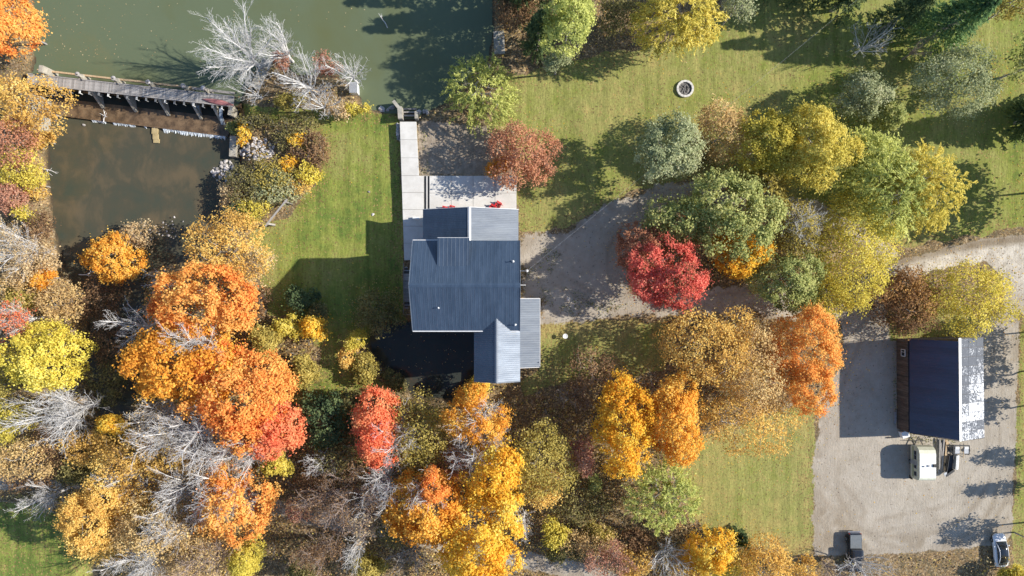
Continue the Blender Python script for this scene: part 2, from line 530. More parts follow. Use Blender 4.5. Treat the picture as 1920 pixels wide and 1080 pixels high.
# ------------------------------------------------------------------ the ground
def ground_mat(name):
    n = NT(name)
    p = n.pos()
    big = n.noise(p, .09, 4, .6)
    mid = n.noise(p, .55, 5, .62)
    fine = n.noise(p, 3.2, 5, .68)
    streak = n.noise(n.mapping(p, (5.0, .7, 1)), 1.0, 4, .62)
    mow = n.noise(n.mapping(p, (1.3, .05, 1), (0, 0, .12)), 1.0, 2, .5)
    speck = n.voro(p, 6.5)
    sep = n.n('ShaderNodeSeparateColor'); n.set(sep.inputs[0], speck)
    # grass
    d = n.math('ADD', n.attr('dry'), n.math('ADD', n.math('MULTIPLY', n.math('SUBTRACT', mid, .5), 1.1), n.math('ADD', n.math('MULTIPLY', n.math('SUBTRACT', big, .5), 1.2), n.math('MULTIPLY', n.math('SUBTRACT', mow, .5), .35))))
    g = n.ramp(d, [(.0, (.112, .160, .032, 1)), (.25, (.192, .215, .045, 1)), (.6, (.238, .234, .072, 1)), (.95, (.305, .250, .088, 1))])
    t = n.math('ADD', n.math('MULTIPLY', fine, .55), n.math('MULTIPLY', streak, .45))
    g = n.mix(1.0, g, n.ramp(t, [(.28, .56), (.5, 1.0), (.72, 1.42)]), 'MULTIPLY')
    g = n.mix(1.0, g, n.ramp(mow, [(.3, .86), (.7, 1.12)]), 'MULTIPLY')
    # leaf litter
    lf = n.ramp(sep.outputs[0], [(.0, (.120, .084, .050, 1)), (.3, (.215, .150, .088, 1)), (.6, (.305, .225, .135, 1)), (.9, (.44, .34, .20, 1))], 'CONSTANT')
    lf = n.mix(n.sstep(n.math('ADD', n.math('MULTIPLY', mid, .6), n.math('MULTIPLY', fine, .4)), .36, .60), (.105, .088, .050, 1), lf)
    k = n.math('ADD', n.attr('grass'), n.math('MULTIPLY', n.math('SUBTRACT', n.math('ADD', n.math('MULTIPLY', fine, .5), n.math('MULTIPLY', mid, .5)), .5), 1.5))
    col = n.mix(n.sstep(k, .38, .62), lf, g)
    # fallen leaves lying on the grass
    lw = n.math('MULTIPLY', n.attr('leafy'), n.math('ADD', .35, n.math('MULTIPLY', mid, 1.2)))
    onl = n.math('LESS_THAN', sep.outputs[1], n.math('MULTIPLY', lw, .55))
    col = n.mix(n.math('MULTIPLY', onl, .75), col, n.ramp(sep.outputs[2], [(0, (.12, .075, .035, 1)), (.4, (.22, .14, .06, 1)), (.75, (.36, .24, .10, 1))], 'CONSTANT'))
    # gravel
    gn = n.noise(p, 1.1, 7, .68)
    grit = n.noise(p, 9, 3, .7)
    pt = n.noise(p, .22, 5, .6, .5)
    gr = n.ramp(n.math('ADD', n.math('ADD', n.math('MULTIPLY', gn, .42), n.math('MULTIPLY', grit, .24)), n.math('MULTIPLY', pt, .34)), [(.30, (.215, .175, .130, 1)), (.44, (.335, .293, .235, 1)), (.58, (.392, .348, .288, 1)), (.74, (.48, .435, .365, 1))])
    gr = n.mix(n.math('MULTIPLY', n.attr('pale'), n.sstep(gn, .3, .6)), gr, (.56, .51, .435, 1))
    gr = n.mix(n.math('MULTIPLY', n.attr('track'), n.math('ADD', .35, mid)), gr, (.20, .155, .105, 1))
    stone = n.math('LESS_THAN', sep.outputs[1], .012)
    gr = n.mix(n.math('MULTIPLY', stone, .6), gr, (.13, .11, .09, 1))
    k = n.math('ADD', n.attr('gravel'), n.math('MULTIPLY', n.math('SUBTRACT', n.math('ADD', n.math('MULTIPLY', fine, .55), n.math('MULTIPLY', mid, .45)), .5), 1.7))
    col = n.mix(n.sstep(k, .40, .60), col, gr)
    # bare earth
    er = n.ramp(n.math('ADD', n.math('MULTIPLY', gn, .6), n.math('MULTIPLY', fine, .4)), [(.3, (.15, .115, .08, 1)), (.5, (.27, .22, .165, 1)), (.7, (.40, .345, .27, 1))])
    k = n.math('ADD', n.attr('earth'), n.math('MULTIPLY', n.math('SUBTRACT', fine, .5), 1.3))
    col = n.mix(n.sstep(k, .35, .65), col, er)
    # mud under water level
    col = n.mix(n.attr('mud'), col, (.045, .036, .024, 1))
    n.bump(n.math('ADD', fine, n.math('MULTIPLY', streak, .6)), .55, .12)
    return n.done(col, .95, 0, .2)


def build_ground():
    nx, ny = 470, 292
    xs = np.linspace(-90, 90, nx + 1); ys = np.linspace(-56, 56, ny + 1)
    X, Y = np.meshgrid(xs, ys, indexing='ij')
    Z = heights(X, Y)
    px, py = 960 + X * S, 540 - Y * S
    j1 = (fbm(X, Y, .45, 31) - .5) * 1.8
    j2 = (fbm(X, Y, 1.3, 41) - .5) * 1.2
    sl = np.max([poly_sd(px, py, q) for q in LAWNS], axis=0) + j1
    drv = sstep(px, 1580, 1480)
    sg = np.max([poly_sd(px, py, q) for q in GRAVELS], axis=0) + j1 * (.35 + .55 * drv) + j2 * (.5 + .6 * drv)
    st = 1.25 - line_d(px, py, TRAIL) + j2 * .5
    se = poly_sd(px, py, YARD) + j2 * .4
    sw = np.max([poly_sd(px, py, q) for q in (POND, POOL, TAIL)], axis=0)
    grass = sstep(sl, -.6, .6)
    gravel = np.maximum(sstep(sg, -.7 - .5 * drv, .7 + .6 * drv), sstep(st, -.5, .5))
    earth = sstep(se, -.5, .5)
    # weeds and dark tufts that break up the drive beside the mill
    weed = sstep(fbm(X, Y, .55, 61), .50, .62) * sstep(poly_sd(px, py, [(972, 452), (1060, 470), (1040, 520), (1110, 555), (1190, 575), (1100, 600), (1010, 570), (972, 560)]), -1.0, .6)
    gravel = gravel * (1 - .42 * weed)
    # the leaf-strewn south edge of the drive and of the parking ground
    gravel = gravel * (1 - .5 * sstep(fbm(X, Y, .7, 63), .45, .6) * sstep(py, 575, 600) * sstep(px, 1200, 1010))
    dry = .30 + .28 * sstep(px, 900, 1000) + .25 * sstep(poly_sd(px, py, [(470, 300), (560, 380), (530, 470), (490, 560), (440, 600), (430, 400)]), -3.5, 2)
    dry = dry + .18 * sstep(poly_sd(px, py, LAWNS[2]), 6, 0) * sstep(py, 700, 1000) + .25 * sstep(py, 1000, 1060) * sstep(px, 1400, 1500)
    dry = dry - .12 * sstep(poly_sd(px, py, [(600, 330), (750, 330), (752, 620), (520, 600), (520, 480)]), -2, 2) - .15 * sstep(px, 1880, 1900) - .25 * sstep(px, 200, 100) * sstep(py, 900, 950)
    dry = dry - .16 * sstep(px, 1400, 1600) * sstep(py, 500, 430) + .55 * sstep(sg, -2.2, -.2) * sstep(py, 575, 600) * sstep(px, 1010, 1020) * sstep(px, 1330, 1250) * sstep(py, 660, 630)
    leafy = np.clip(.10 + .55 * sstep(sl, 3.0, -.3) + .25 * sstep(py, 560, 700) * sstep(px, 1300, 900), 0, .8)
    leafy = leafy + .25 * sstep(py, 960, 1040) * sstep(px, 1480, 1560)
    tr = 1 - sstep(line_d(px, py, [(1680, 492), (1760, 470), (1850, 455), (1960, 442)]), .3, 1.1)
    for ln in ([(1600, 580), (1540, 566), (1430, 560), (1300, 566), (1190, 574), (1110, 560), (1040, 520), (1000, 500)], [(1190, 574), (1150, 520), (1150, 470), (1190, 410), (1250, 370), (1330, 360)], [(1640, 600), (1600, 640), (1560, 740), (1560, 900), (1610, 960)], [(1905, 500), (1880, 560), (1870, 700), (1860, 860), (1780, 960), (1650, 985)]):
        dd = line_d(px, py, ln)
        tr = np.maximum(tr, (.55 * np.exp(-((dd - .85) / .30) ** 2) + .25 * np.exp(-(dd / .4) ** 2)) * (.4 + .6 * sstep(fbm(X, Y, .35, 81), .35, .6)))
    lot = sstep(sg, 0, .8)
    for cx, cy, r in ((1700, 880, 215), (1700, 880, 196), (1690, 860, 170), (1720, 900, 150), (1660, 800, 330), (1660, 800, 312)):
        rr = np.hypot((px - cx), (py - cy) * 1.15)
        tr = np.maximum(tr, .60 * np.exp(-((rr - r) / 6.0) ** 2) * sstep(py, 840, 930) * lot)
    tr = np.maximum(tr, .55 * sstep(sg, 2.2, .2) * sstep(fbm(X, Y, .9, 71), .42, .62))
    tr = np.maximum(tr, .75 * sstep(poly_sd(px, py, [(1525, 940), (1600, 960), (1620, 1000), (1700, 1000), (1870, 985), (1880, 1030), (1525, 1040)]), -2, 1.5) * sstep(fbm(X, Y, .8, 73), .35, .6))
    mud = sstep(sw, -.5, .1)
    pale = sstep(px, 1640, 1700) * sstep(py, 560, 520) * .8 + .45 * sstep(px, 1600, 1400) * sstep(px, 1240, 1300) * sstep(py, 640, 600)
    A = {'grass': grass, 'gravel': gravel, 'earth': earth, 'dry': dry, 'leafy': leafy, 'track': tr, 'mud': mud, 'pale': pale}
    V = np.stack([X, Y, Z], -1).reshape(-1, 3)
    A = {k: v.reshape(-1).astype(np.float32) for k, v in A.items()}
    I = np.arange((nx + 1) * (ny + 1)).reshape(nx + 1, ny + 1)
    F = np.stack([I[:-1, :-1], I[1:, :-1], I[1:, 1:], I[:-1, 1:]], -1).reshape(-1, 4)
    fm = lambda a: a.reshape(-1)[F].mean(1)
    isT = fm(st) > 0
    cls = np.where(fm(sw) > .25, 4, np.where((fm(gravel) > .5) & isT, 3, np.where(fm(gravel) > .5, 2, np.where(fm(earth) > .5, 5, np.where(fm(grass) > .5, 1, 0)))))
    mat = ground_mat('grass_litter_and_gravel')
    for c, nm in ((0, 'forest_floor'), (1, 'lawn'), (2, 'gravel_road'), (3, 'dirt_path'), (4, 'pond_bed'), (5, 'dirt_yard_ground')):
        f = F[cls == c]
        if not len(f): continue
        u, inv = np.unique(f, return_inverse=True)
        me = np_mesh(nm, V[u], inv.reshape(-1, 4), mat)
        for k, v in A.items():
            at = me.attributes.new(k, 'FLOAT', 'POINT'); at.data.foreach_set('value', v[u])
        me.polygons.foreach_set('use_smooth', np.ones(len(f), bool))
        tag(link_mesh(nm, me), kind='structure')
    # the country beyond, out to the horizon
    b = MB(); R = 900
    for x0, x1, y0, y1 in ((-R, R, -R, -56), (-R, R, 56, R), (-R, -90, -56, 56), (90, R, -56, 56)):
        b.add([(x0, y0, 0), (x1, y0, 0), (x1, y1, 0), (x0, y1, 0)], [(0, 1, 2, 3)])
    me = b.mesh('outer_ground', mat)
    for k, v in (('grass', .55), ('dry', .5), ('leafy', .3)):
        at = me.attributes.new(k, 'FLOAT', 'POINT'); at.data.foreach_set('value', np.full(len(me.vertices), v, np.float32))
    tag(link_mesh('outer_ground', me), kind='structure')


def np_mesh(name, verts, faces, mat):
    me = bpy.data.meshes.new(name)
    nv, nf, k = len(verts), len(faces), faces.shape[1]
    me.vertices.add(nv); me.vertices.foreach_set('co', np.ascontiguousarray(verts, np.float32).reshape(-1))
    me.loops.add(nf * k); me.loops.foreach_set('vertex_index', np.ascontiguousarray(faces, np.int32).reshape(-1))
    me.polygons.add(nf); me.polygons.foreach_set('loop_start', np.arange(nf, dtype=np.int32) * k)
    me.polygons.foreach_set('loop_total', np.full(nf, k, np.int32))
    if mat: me.materials.append(mat)
    me.update(calc_edges=True)
    return me


def water_mat(name, c1, c2, c3, scale, rough=.09, ripple=.09):
    n = NT(name)
    p = n.pos()
    a = n.noise(p, scale, 4, .55, .6)
    b = n.noise(n.mapping(p, (1, .5, 1)), scale * 3.3, 5, .6, .4)
    k = n.math('ADD', n.math('MULTIPLY', a, .62), n.math('MULTIPLY', b, .38))
    col = n.ramp(k, [(.34, c1), (.5, c2), (.64, c3)])
    n.bump(n.noise(n.mapping(p, (1, 1.8, 1)), 3.0, 3, .5), ripple, .04)
    n.b.inputs['IOR'].default_value = 1.33
    return n.done(col, rough, 0, .5)


def water(name, poly, z, mat, grow=1.0):
    cx = sum(p[0] for p in poly) / len(poly); cy = sum(p[1] for p in poly) / len(poly)
    pts = []
    m = len(poly)
    ar = sum(poly[i][0] * poly[(i + 1) % m][1] - poly[(i + 1) % m][0] * poly[i][1] for i in range(m))
    sg = 1 if ar > 0 else -1
    for i in range(m):
        a, b, c = Vector(poly[i - 1]), Vector(poly[i]), Vector(poly[(i + 1) % m])
        n1 = Vector(((b - a).y, -(b - a).x)).normalized(); n2 = Vector(((c - b).y, -(c - b).x)).normalized()
        q = b + (n1 + n2).normalized() * sg * grow * S
        pts.append(((q.x - 960) / S, (540 - q.y) / S))
    b = MB()
    b.prism(pts, z - .02, z)
    return b.build(name, mat, kind='structure')


build_ground()
M['pond'] = water_mat('green_pond_water', (.105, .115, .052, 1), (.108, .130, .074, 1), (.112, .134, .078, 1), .045)
M['pool'] = water_mat('brown_pool_water', (.050, .060, .044, 1), (.068, .064, .043, 1), (.108, .086, .052, 1), .2)
M['tail'] = water_mat('dark_race_water', (.030, .034, .030, 1), (.036, .040, .034, 1), (.045, .045, .036, 1), .2, .05, .03)
water('pond_water', POND, -.55, M['pond'], .35)
water('river_water', POOL, -2.3, M['pool'], 1.6)
water('mill_race_water', TAIL, -2.3, M['tail'], .4)


# ------------------------------------------------------------------ the mill
def sheet_mesh(name, w, L, pitch, rh, rw, mat, sine=False):
    """A ribbed roof sheet, w wide along the eave and L long up the slope."""
    prof = []
    if sine:
        k = max(2, round(w / pitch))
        for i in range(k * 4 + 1):
            prof.append((i * w / (k * 4), rh * (0, .5, 1, .5)[i % 4] if i < k * 4 else 0))
    else:
        prof.append((0, 0))
        k = max(1, round(w / pitch))
        for i in range(k):
            c = (i + .5) * w / k
            prof += [(c - rw, 0), (c - rw * .45, rh), (c + rw * .45, rh), (c + rw, 0)]
        prof.append((w, 0))
    vs = [(x, 0, z) for x, z in prof] + [(x, L, z) for x, z in prof] + [(0, 0, -.02), (w, 0, -.02), (0, L, -.02), (w, L, -.02)]
    m = len(prof)
    fs = [(i, i + 1, m + i + 1, m + i) for i in range(m - 1)]
    fs += [(2 * m, 2 * m + 2, 2 * m + 3, 2 * m + 1), (0, m, 2 * m + 2, 2 * m), (m - 1, 2 * m + 1, 2 * m + 3, 2 * m - 1)]
    me = bpy.data.meshes.new(name); me.from_pydata(vs, [], fs); me.materials.append(mat); me.update()
    return me


def roof_slope(root, name, e0, e1, r0, pitch, mat, panel_w=.95, rh=.035, rw=.05, sine=False, piece='roof_panel', thick=.14):
    """A slope with eave e0->e1 and r0 above e0 on the ridge: a solid deck, and sheets that are its own pieces."""
    e0, e1, r0 = Vector(e0), Vector(e1), Vector(r0)
    xa = (e1 - e0); W = xa.length; xa.normalize()
    ya = (r0 - e0); ya -= xa * ya.dot(xa); L = ya.length; ya.normalize()
    na = xa.cross(ya)
    if na.z < 0:
        e0, e1 = e1, e0; r0 = e0 + ya * L
        xa = -xa; na = xa.cross(ya)
    t = na * thick
    b = MB()
    b.hexa([e0 - t, e1 - t, e1 + ya * L - t, e0 + ya * L - t, e0 - na * .03, e1 - na * .03, e1 + ya * L - na * .03, e0 + ya * L - na * .03])
    deck = b.build(name, M['wood_dark'], root)
    n = max(1, round(W / panel_w)); pw = W / n
    me = sheet_mesh(piece, pw - .006, L, pitch, rh, rw, mat, sine)
    R = Matrix((xa, ya, na)).transposed()
    org = ORIGIN[root.name]
    for i in range(n):
        o = link_mesh(piece, me, deck)
        o.matrix_basis = Matrix.Translation(e0 + xa * (i * pw + .003) - org + na * random.uniform(-.002, .002)) @ R.to_4x4()
    return deck


def wall_window(b_frame, b_glass, c, w, h, axis):
    pass


mill = thing('mill_house', 'tall mill house under slate blue metal roofs with two gabled wings', 'building', (*P(880, 530), 0))
EZ, RZ = 11.1, 14.3
x0, y1 = P(774, 451, EZ); x1, y0 = P(974.5, 620, EZ)
ym = P(0, 535, RZ)[1]
OV = .45   # overhang
wb = MB()
wx0, wx1, wy0, wy1 = x0 + OV, x1 - .25, y0 + OV, y1 - OV
wb.prism([(wx0, wy0), (wx1, wy0), (wx1, wy1), (wx0, wy1)], .9, EZ - .1)
# gables
for gx in (wx0, wx1 - .2):
    s = OV / (y1 - y0) * 2
    za = EZ - .1; zr = RZ - .22
    wb.add([(gx, wy0, za), (gx + .2, wy0, za), (gx + .2, wy1, za), (gx, wy1, za), (gx, ym, zr), (gx + .2, ym, zr)], [(0, 4, 3), (1, 2, 5), (0, 1, 5, 4), (3, 4, 5, 2), (0, 3, 2, 1)])
wb.build('wall', M['siding'], mill)
fb = MB(); fb.prism([(wx0 - .15, wy0 - .15), (wx1 + .15, wy0 - .15), (wx1 + .15, wy1 + .15), (wx0 - .15, wy1 + .15)], -3.0, .9)
fb.build('foundation', M['stone'], mill)
# clapboards on the walls that can be seen from beside
cb = MB()
z = 1.0
while z < EZ - .2:
    cb.box(((wx0 + wx1) / 2, wy0 - .012, z), (wx1 - wx0, .024, .05)); cb.box((wx0 - .012, (wy0 + wy1) / 2, z), (.024, wy1 - wy0, .05)); cb.box((wx1 + .012, (wy0 + wy1) / 2, z), (.024, wy1 - wy0, .05)); z += .3
cb.build('clapboards', M['siding'], mill, kind='stuff')


def window(parent, c, w, h, nrm):
    """A framed sash window on a wall; nrm is the outward direction."""
    nrm = Vector(nrm); t = Vector((-nrm.y, nrm.x, 0)); c = Vector(c)
    f = MB()
    ins = c + nrm * .05
    for s in (-1, 1):
        f.bar(ins + t * s * (w / 2 + .05) - Vector((0, 0, h / 2 + .1)), ins + t * s * (w / 2 + .05) + Vector((0, 0, h / 2 + .1)), .1, .1, nrm)
        f.bar(ins - t * (w / 2) + Vector((0, 0, s * (h / 2 + .05))), ins + t * (w / 2) + Vector((0, 0, s * (h / 2 + .05))), .1, .1)
    f.bar(ins - t * (w / 2), ins + t * (w / 2), .05, .05)
    fo = f.build('window', M['white'], parent)
    g = MB(); g.bar(c + nrm * .02 - t * (w / 2), c + nrm * .02 + t * (w / 2), .04, h)
    g.build('pane', M['glass'], fo)


for zz in (2.6, 5.8, 9.0):
    for k in range(4):
        yy = wy0 + (k + .5) * (wy1 - wy0) / 4
        window(mill, (wx0, yy, zz), .9, 1.5, (-1, 0, 0))
        if zz > 5: window(mill, (wx1, yy, zz), .9, 1.5, (1, 0, 0))
    for k in range(4):
        xx = wx0 + (k + .5) * (wx1 - wx0) / 4
        if k < 2: window(mill, (xx, wy0, zz), .9, 1.5, (0, -1, 0))
        if zz > 8: window(mill, (xx, wy1, zz), .9, 1.5, (0, 1, 0))
roof_slope(mill, 'roof', (x0, y0, EZ), (x1, y0, EZ), (x0, ym, RZ), .40, M['roof_slate'], rw=.04, rh=.017)
roof_slope(mill, 'roof', (x0, y1, EZ), (x1, y1, EZ), (x0, ym, RZ), .40, M['roof_slate'], rw=.04, rh=.017)
b = MB()
b.bar((x0 - .02, ym - .13, RZ - .02), (x1 + .02, ym - .13, RZ - .02), .3, .04, (0, -.45, 1)); b.bar((x0 - .02, ym + .13, RZ - .02), (x1 + .02, ym + .13, RZ - .02), .3, .04, (0, .45, 1))
b.build('ridge_cap', M['roof_slate'], mill)
b = MB()
b.bar((x0, y0 - .07, EZ - .06), (x1, y0 - .07, EZ - .06), .13, .13)
b.build('gutter', M['trim'], mill)
b = MB(); b.bar((x0, y1 + .07, EZ - .06), (P(879, 0, EZ)[0], y1 + .07, EZ - .06), .10, .13); b.build('gutter', M['trim'], mill)
for gx in (x0 - .03, x1 + .03):
    b = MB(); b.bar((gx, y0, EZ - .03), (gx, ym, RZ - .03), .06, .22); b.bar((gx, y1, EZ - .03), (gx, ym, RZ - .03), .06, .22)
    b.build('barge_board', M['roof_slate_lit'], mill)

# dormer on the north slope
DZ0, DZ1 = 12.15, 13.0
dx0, dy1 = P(820.5, 446, DZ0); dx1 = P(880, 446, DZ0)[0]; dy0 = P(0, 502, DZ1)[1]
b = MB()
b.hexa([(dx0 + .1, y1 - .35, EZ - .1), (dx1 - .1, y1 - .35, EZ - .1), (dx1 - .1, dy0, DZ1 - .35), (dx0 + .1, dy0, DZ1 - .35), (dx0 + .1, y1 - .35, DZ0 - .1), (dx1 - .1, y1 - .35, DZ0 - .1), (dx1 - .1, dy0, DZ1 - .1), (dx0 + .1, dy0, DZ1 - .1)])
b.build('dormer', M['siding'], mill)
roof_slope(mill, 'dormer_roof', (dx0, dy1, DZ0), (dx1, dy1, DZ0), (dx0, dy0, DZ1), .40, M['roof_slate'], rw=.04, rh=.017)
b = MB(); b.bar((dx0, dy1 + .03, DZ0 - .03), (dx1, dy1 + .03, DZ0 - .03), .05, .12); b.build('fascia', M['trim'], mill)
b = MB()
for k in range(3):
    xx = dx0 + .9 + k * 1.25
    b.box((xx, y1 - .33, EZ + .45), (.8, .06, .55))
b.build('dormer_window', M['glass'], mill)


def gable_wing(x0, x1, xr, y0, y1, ez, rz, matw, mate, sine, pitch, wall_y, base_z, cap_mat, rh=.035, rw=.05):
    b = MB()
    wy0, wy1 = wall_y
    b.prism([(x0 + .3, wy0), (x1 - .3, wy0), (x1 - .3, wy1), (x0 + .3, wy1)], base_z, ez - .08)
    for gy in (wy0, wy1 - .2):
        b.add([(x0 + .3, gy, ez - .08), (x1 - .3, gy, ez - .08), (xr, gy, rz - .2), (x0 + .3, gy + .2, ez - .08), (x1 - .3, gy + .2, ez - .08), (xr, gy + .2, rz - .2)], [(0, 1, 2), (3, 5, 4), (0, 2, 5, 3), (1, 4, 5, 2), (0, 3, 4, 1)])
    b.build('wing_wall', M['siding'], mill)
    roof_slope(mill, 'wing_roof', (x0, y0, ez), (x0, y1, ez), (xr, y0, rz), pitch, matw, rh=rh, rw=rw, sine=sine)
    roof_slope(mill, 'wing_roof', (x1, y0, ez), (x1, y1, ez), (xr, y0, rz), pitch, mate, rh=rh, rw=rw, sine=sine)
    s = (rz - ez) / (x1 - xr)
    b = MB()
    b.bar((xr - .10, y0 - .02, rz - .01), (xr - .10, y1 + .02, rz - .01), .24, .04, (-s, 0, 1)); b.bar((xr + .10, y0 - .02, rz - .01), (xr + .10, y1 + .02, rz - .01), .24, .04, (s, 0, 1))
    b.build('ridge_cap', cap_mat, mill)
    b = MB()
    for gy in (y0 - .03, y1 + .03):
        b.bar((x0, gy, ez - .03), (xr, gy, rz - .03), .06, .2); b.bar((x1, gy, ez - .03), (xr, gy, rz - .03), .06, .2)
    b.build('barge_board', cap_mat, mill)


# north wing over the terrace
NE, NR = 5.35, 8.05
nx0, ny1 = P(793, 393, NE); nx1 = P(972, 393, NE)[0]
gable_wing(nx0, nx1, P(880, 0, NR)[0], y1 - .1, ny1, NE, NR, M['roof_slate'], M['roof_slate_lit'], False, .25, (y1 - .4, ny1 - .5), .55, M['trim'], rh=.022, rw=.035)  # same metal on both slopes; the east one has the sun painted in
window(mill, ((nx0 + nx1) / 2 - 3, ny1 - .5, 2.2), 1.6, 1.9, (0, 1, 0)); window(mill, ((nx0 + nx1) / 2 + 3, ny1 - .5, 2.2), 1.6, 1.9, (0, 1, 0))
# south wing over the tail race
SE, SR = 10.5, 11.93
sx0, sy0 = P(889, 716, SE); sx1 = P(975, 716, SE)[0]; sxr = P(931, 0, SR)[0]
sy0 = P(0, 715, SE)[1]
gable_wing(sx0, sx1, sxr, sy0, P(0, 597, SR)[1], SE, SR, M['roof_slate'], M['roof_galv'], True, .27, (sy0 + .4, wy0), -2.9, M['roof_slate_lit'], rh=.06)
window(mill, (sxr - 1.2, sy0 + .4, 8.2), .9, 1.4, (0, -1, 0)); window(mill, (sxr + 1.2, sy0 + .4, 8.2), .9, 1.4, (0, -1, 0))
for zz in (4.5, 8.2): window(mill, (sx0 + .3, (sy0 + wy0) / 2, zz), .9, 1.4, (-1, 0, 0))
# lean-to on the east side
LE, LR = 2.9, 4.0
lx1, ly1 = P(1012, 560, LE); ly0 = P(0, 688, LE)[1]; lx0 = wx1 + .02
b = MB(); b.prism([(lx0, ly0 + .25), (lx1 - .3, ly0 + .25), (lx1 - .3, ly1 - .25), (lx0, ly1 - .25)], -.3, LE - .1); b.build('lean_to_wall', M['siding'], mill)
roof_slope(mill, 'lean_to_roof', (lx1, ly0, LE), (lx1, ly1, LE), (lx0, ly0, LR), .29, M['roof_slate_lit'], rh=.04, sine=True)
b = MB(); b.bar((lx1 + .04, ly0 - .05, LE - .05), (lx1 + .04, ly1 + .05, LE - .05), .08, .16); b.bar((lx0, ly1 + .04, LR - .04), (lx1, ly1 + .04, LE - .04), .06, .16); b.bar((lx0, ly0 - .04, LR - .04), (lx1, ly0 - .04, LE - .04), .06, .16)
b.build('fascia', M['dusty'] if 'dusty' in M else M['trim'], mill)
b = MB(); b.box((lx1 - .28, (ly0 + ly1) / 2, 1.0), (.05, 1.0, 2.0)); b.build('door', M['wood_dark'], mill)
# vent pipes, small fittings on the roof
for px, py, z in ((962, 490, 12.8), (822, 577, 12.7), (966, 609, 11.6)):
    x, y = P(px, py, z + .25)
    v = MB(); v.tube([(x, y, z - .3), (x, y, z + .42)], .055, 8); v.lathe((x, y, z - .02), [(.18, 0), (.14, .05), (.06, .09)], 10)
    vo = v.build('vent_pipe', M['steel'], mill)
    c = MB(); c.lathe((x, y, z + .42), [(.10, 0), (.10, .05), (.03, .11)], 10); c.build('vent_cap', M['trim'], vo)
# service mast and pipe on the east wall
v = MB(); x, y = P(975, 508, 8.2); ex = P(988, 508, 8.2)[0]
v.tube([(wx1, y, 8.2), (ex, y, 8.2)], .05, 6); v.tube([(ex, y, 8.15), (ex, y, 8.5)], .06, 6)
mo = v.build('service_mast', M['trim'], mill)
c = MB(); c.lathe((ex, y, 8.45), [(.06, 0), (.17, .06), (.19, .16), (.11, .27)], 12); c.build('mast_head', M['trim'], mo, smooth=True)
MASTHEAD = Vector((ex, y, 8.6))
v = MB(); x, y = P(975, 534.5, 8.2); ex = P(986, 534, 8.2)[0]
v.tube([(wx1, y, 8.2), (ex, y, 8.2)], .055, 6); v.build('flue_pipe', M['trim'], mill)

# ------------------------------------------------------------------ terrace: pale concrete walkway and patio
TZ = .62
terrace = thing('concrete_terrace', 'pale concrete walkway and patio along the mill, running to the pond', 'terrace', (*P(860, 360), 0))


def tq(poly, z=TZ, drop=.24, nm='slab'):
    b = MB(); b.prism([P(px, py, z) for px, py in poly], z - drop, z)
    return b.build(nm, M['concrete'], terrace, bevel=.015)


def edge(a, b, t): return a + (b - a) * t


L = lambda y: 749.5 + (758 - 749.5) * (y - 228) / 260      # west edge of the walkway
R1 = lambda y: 780.5 + (785.5 - 780.5) * (y - 228) / 101
cuts = [228, 262, 296, 329.3]
g = .22
for a, c in zip(cuts, cuts[1:]):
    tq([(L(a + g), a + g), (R1(a + g), a + g), (R1(c), c - g), (L(c), c - g)])
cuts = [329.3, 361, 393, 424, 456, 488]
for a, c in zip(cuts, cuts[1:]):
    tq([(L(a) , a + g), (794.5, a + g), (794.5, c - g), (L(c), c - g)])
xs = [805, 846, 887, 928, 968.6]
for i in range(4):
    for a, c in ((329.3, 362), (362, 396.5), (396.5, 430)):
        tq([(xs[i] + g, a + g), (xs[i + 1] - g, a + g), (xs[i + 1] - g, c - g), (xs[i] + g, c - g)])
b = MB(); b.prism([P(795, 330, 0), P(805, 330, 0), P(805, 430, 0), P(795, 430, 0)], .1, TZ - .12); b.build('drain_channel', M['concrete_old'], terrace)
b = MB()
for pl in ([(L(229) + 2, 229), (779, 229), (784, 329), (L(329) + 2, 329)], [(L(331) + 2, 331), (967, 331), (967, 430), (L(430) + 2, 430)], [(L(430) + 2, 430), (794, 430), (794, 487), (L(487) + 2, 487)]):
    b.prism([P(px, py, TZ - .24) for px, py in pl], -1.4, TZ - .245)
b.build('retaining_wall', M['concrete_old'], terrace)
# two dark drain grates let into the concrete
for px in (797.5, 803.2):
    x, ya = P(px, 330, TZ); yb = P(px, 449 if px < 800 else 397, TZ)[1]
    b = MB(); b.box((x, (ya + yb) / 2, TZ - .03), (.13, abs(ya - yb), .05)); go = b.build('drain_grate', M['black'], terrace)
b = MB(); b.prism([P(799.3, 330, TZ), P(801.6, 330, TZ), P(801.6, 430, TZ), P(799.3, 430, TZ)], TZ - .2, TZ - .01); b.build('slab', M['concrete'], terrace)
# white bench by the north wing
bx, by = P(780, 408.5, 1.05)
bench = thing('bench', 'narrow white bench standing on the walkway beside the north wing', 'bench', (bx, by, TZ))
b = MB(); b.box((bx, by, TZ + .43), (.95, .3, .05)); b.build('seat', M['white'], bench, bevel=.01)
for s in (-1, 1):
    b = MB(); b.box((bx + s * .4, by, TZ + .2), (.06, .26, .4)); b.build('leg', M['white'], bench)

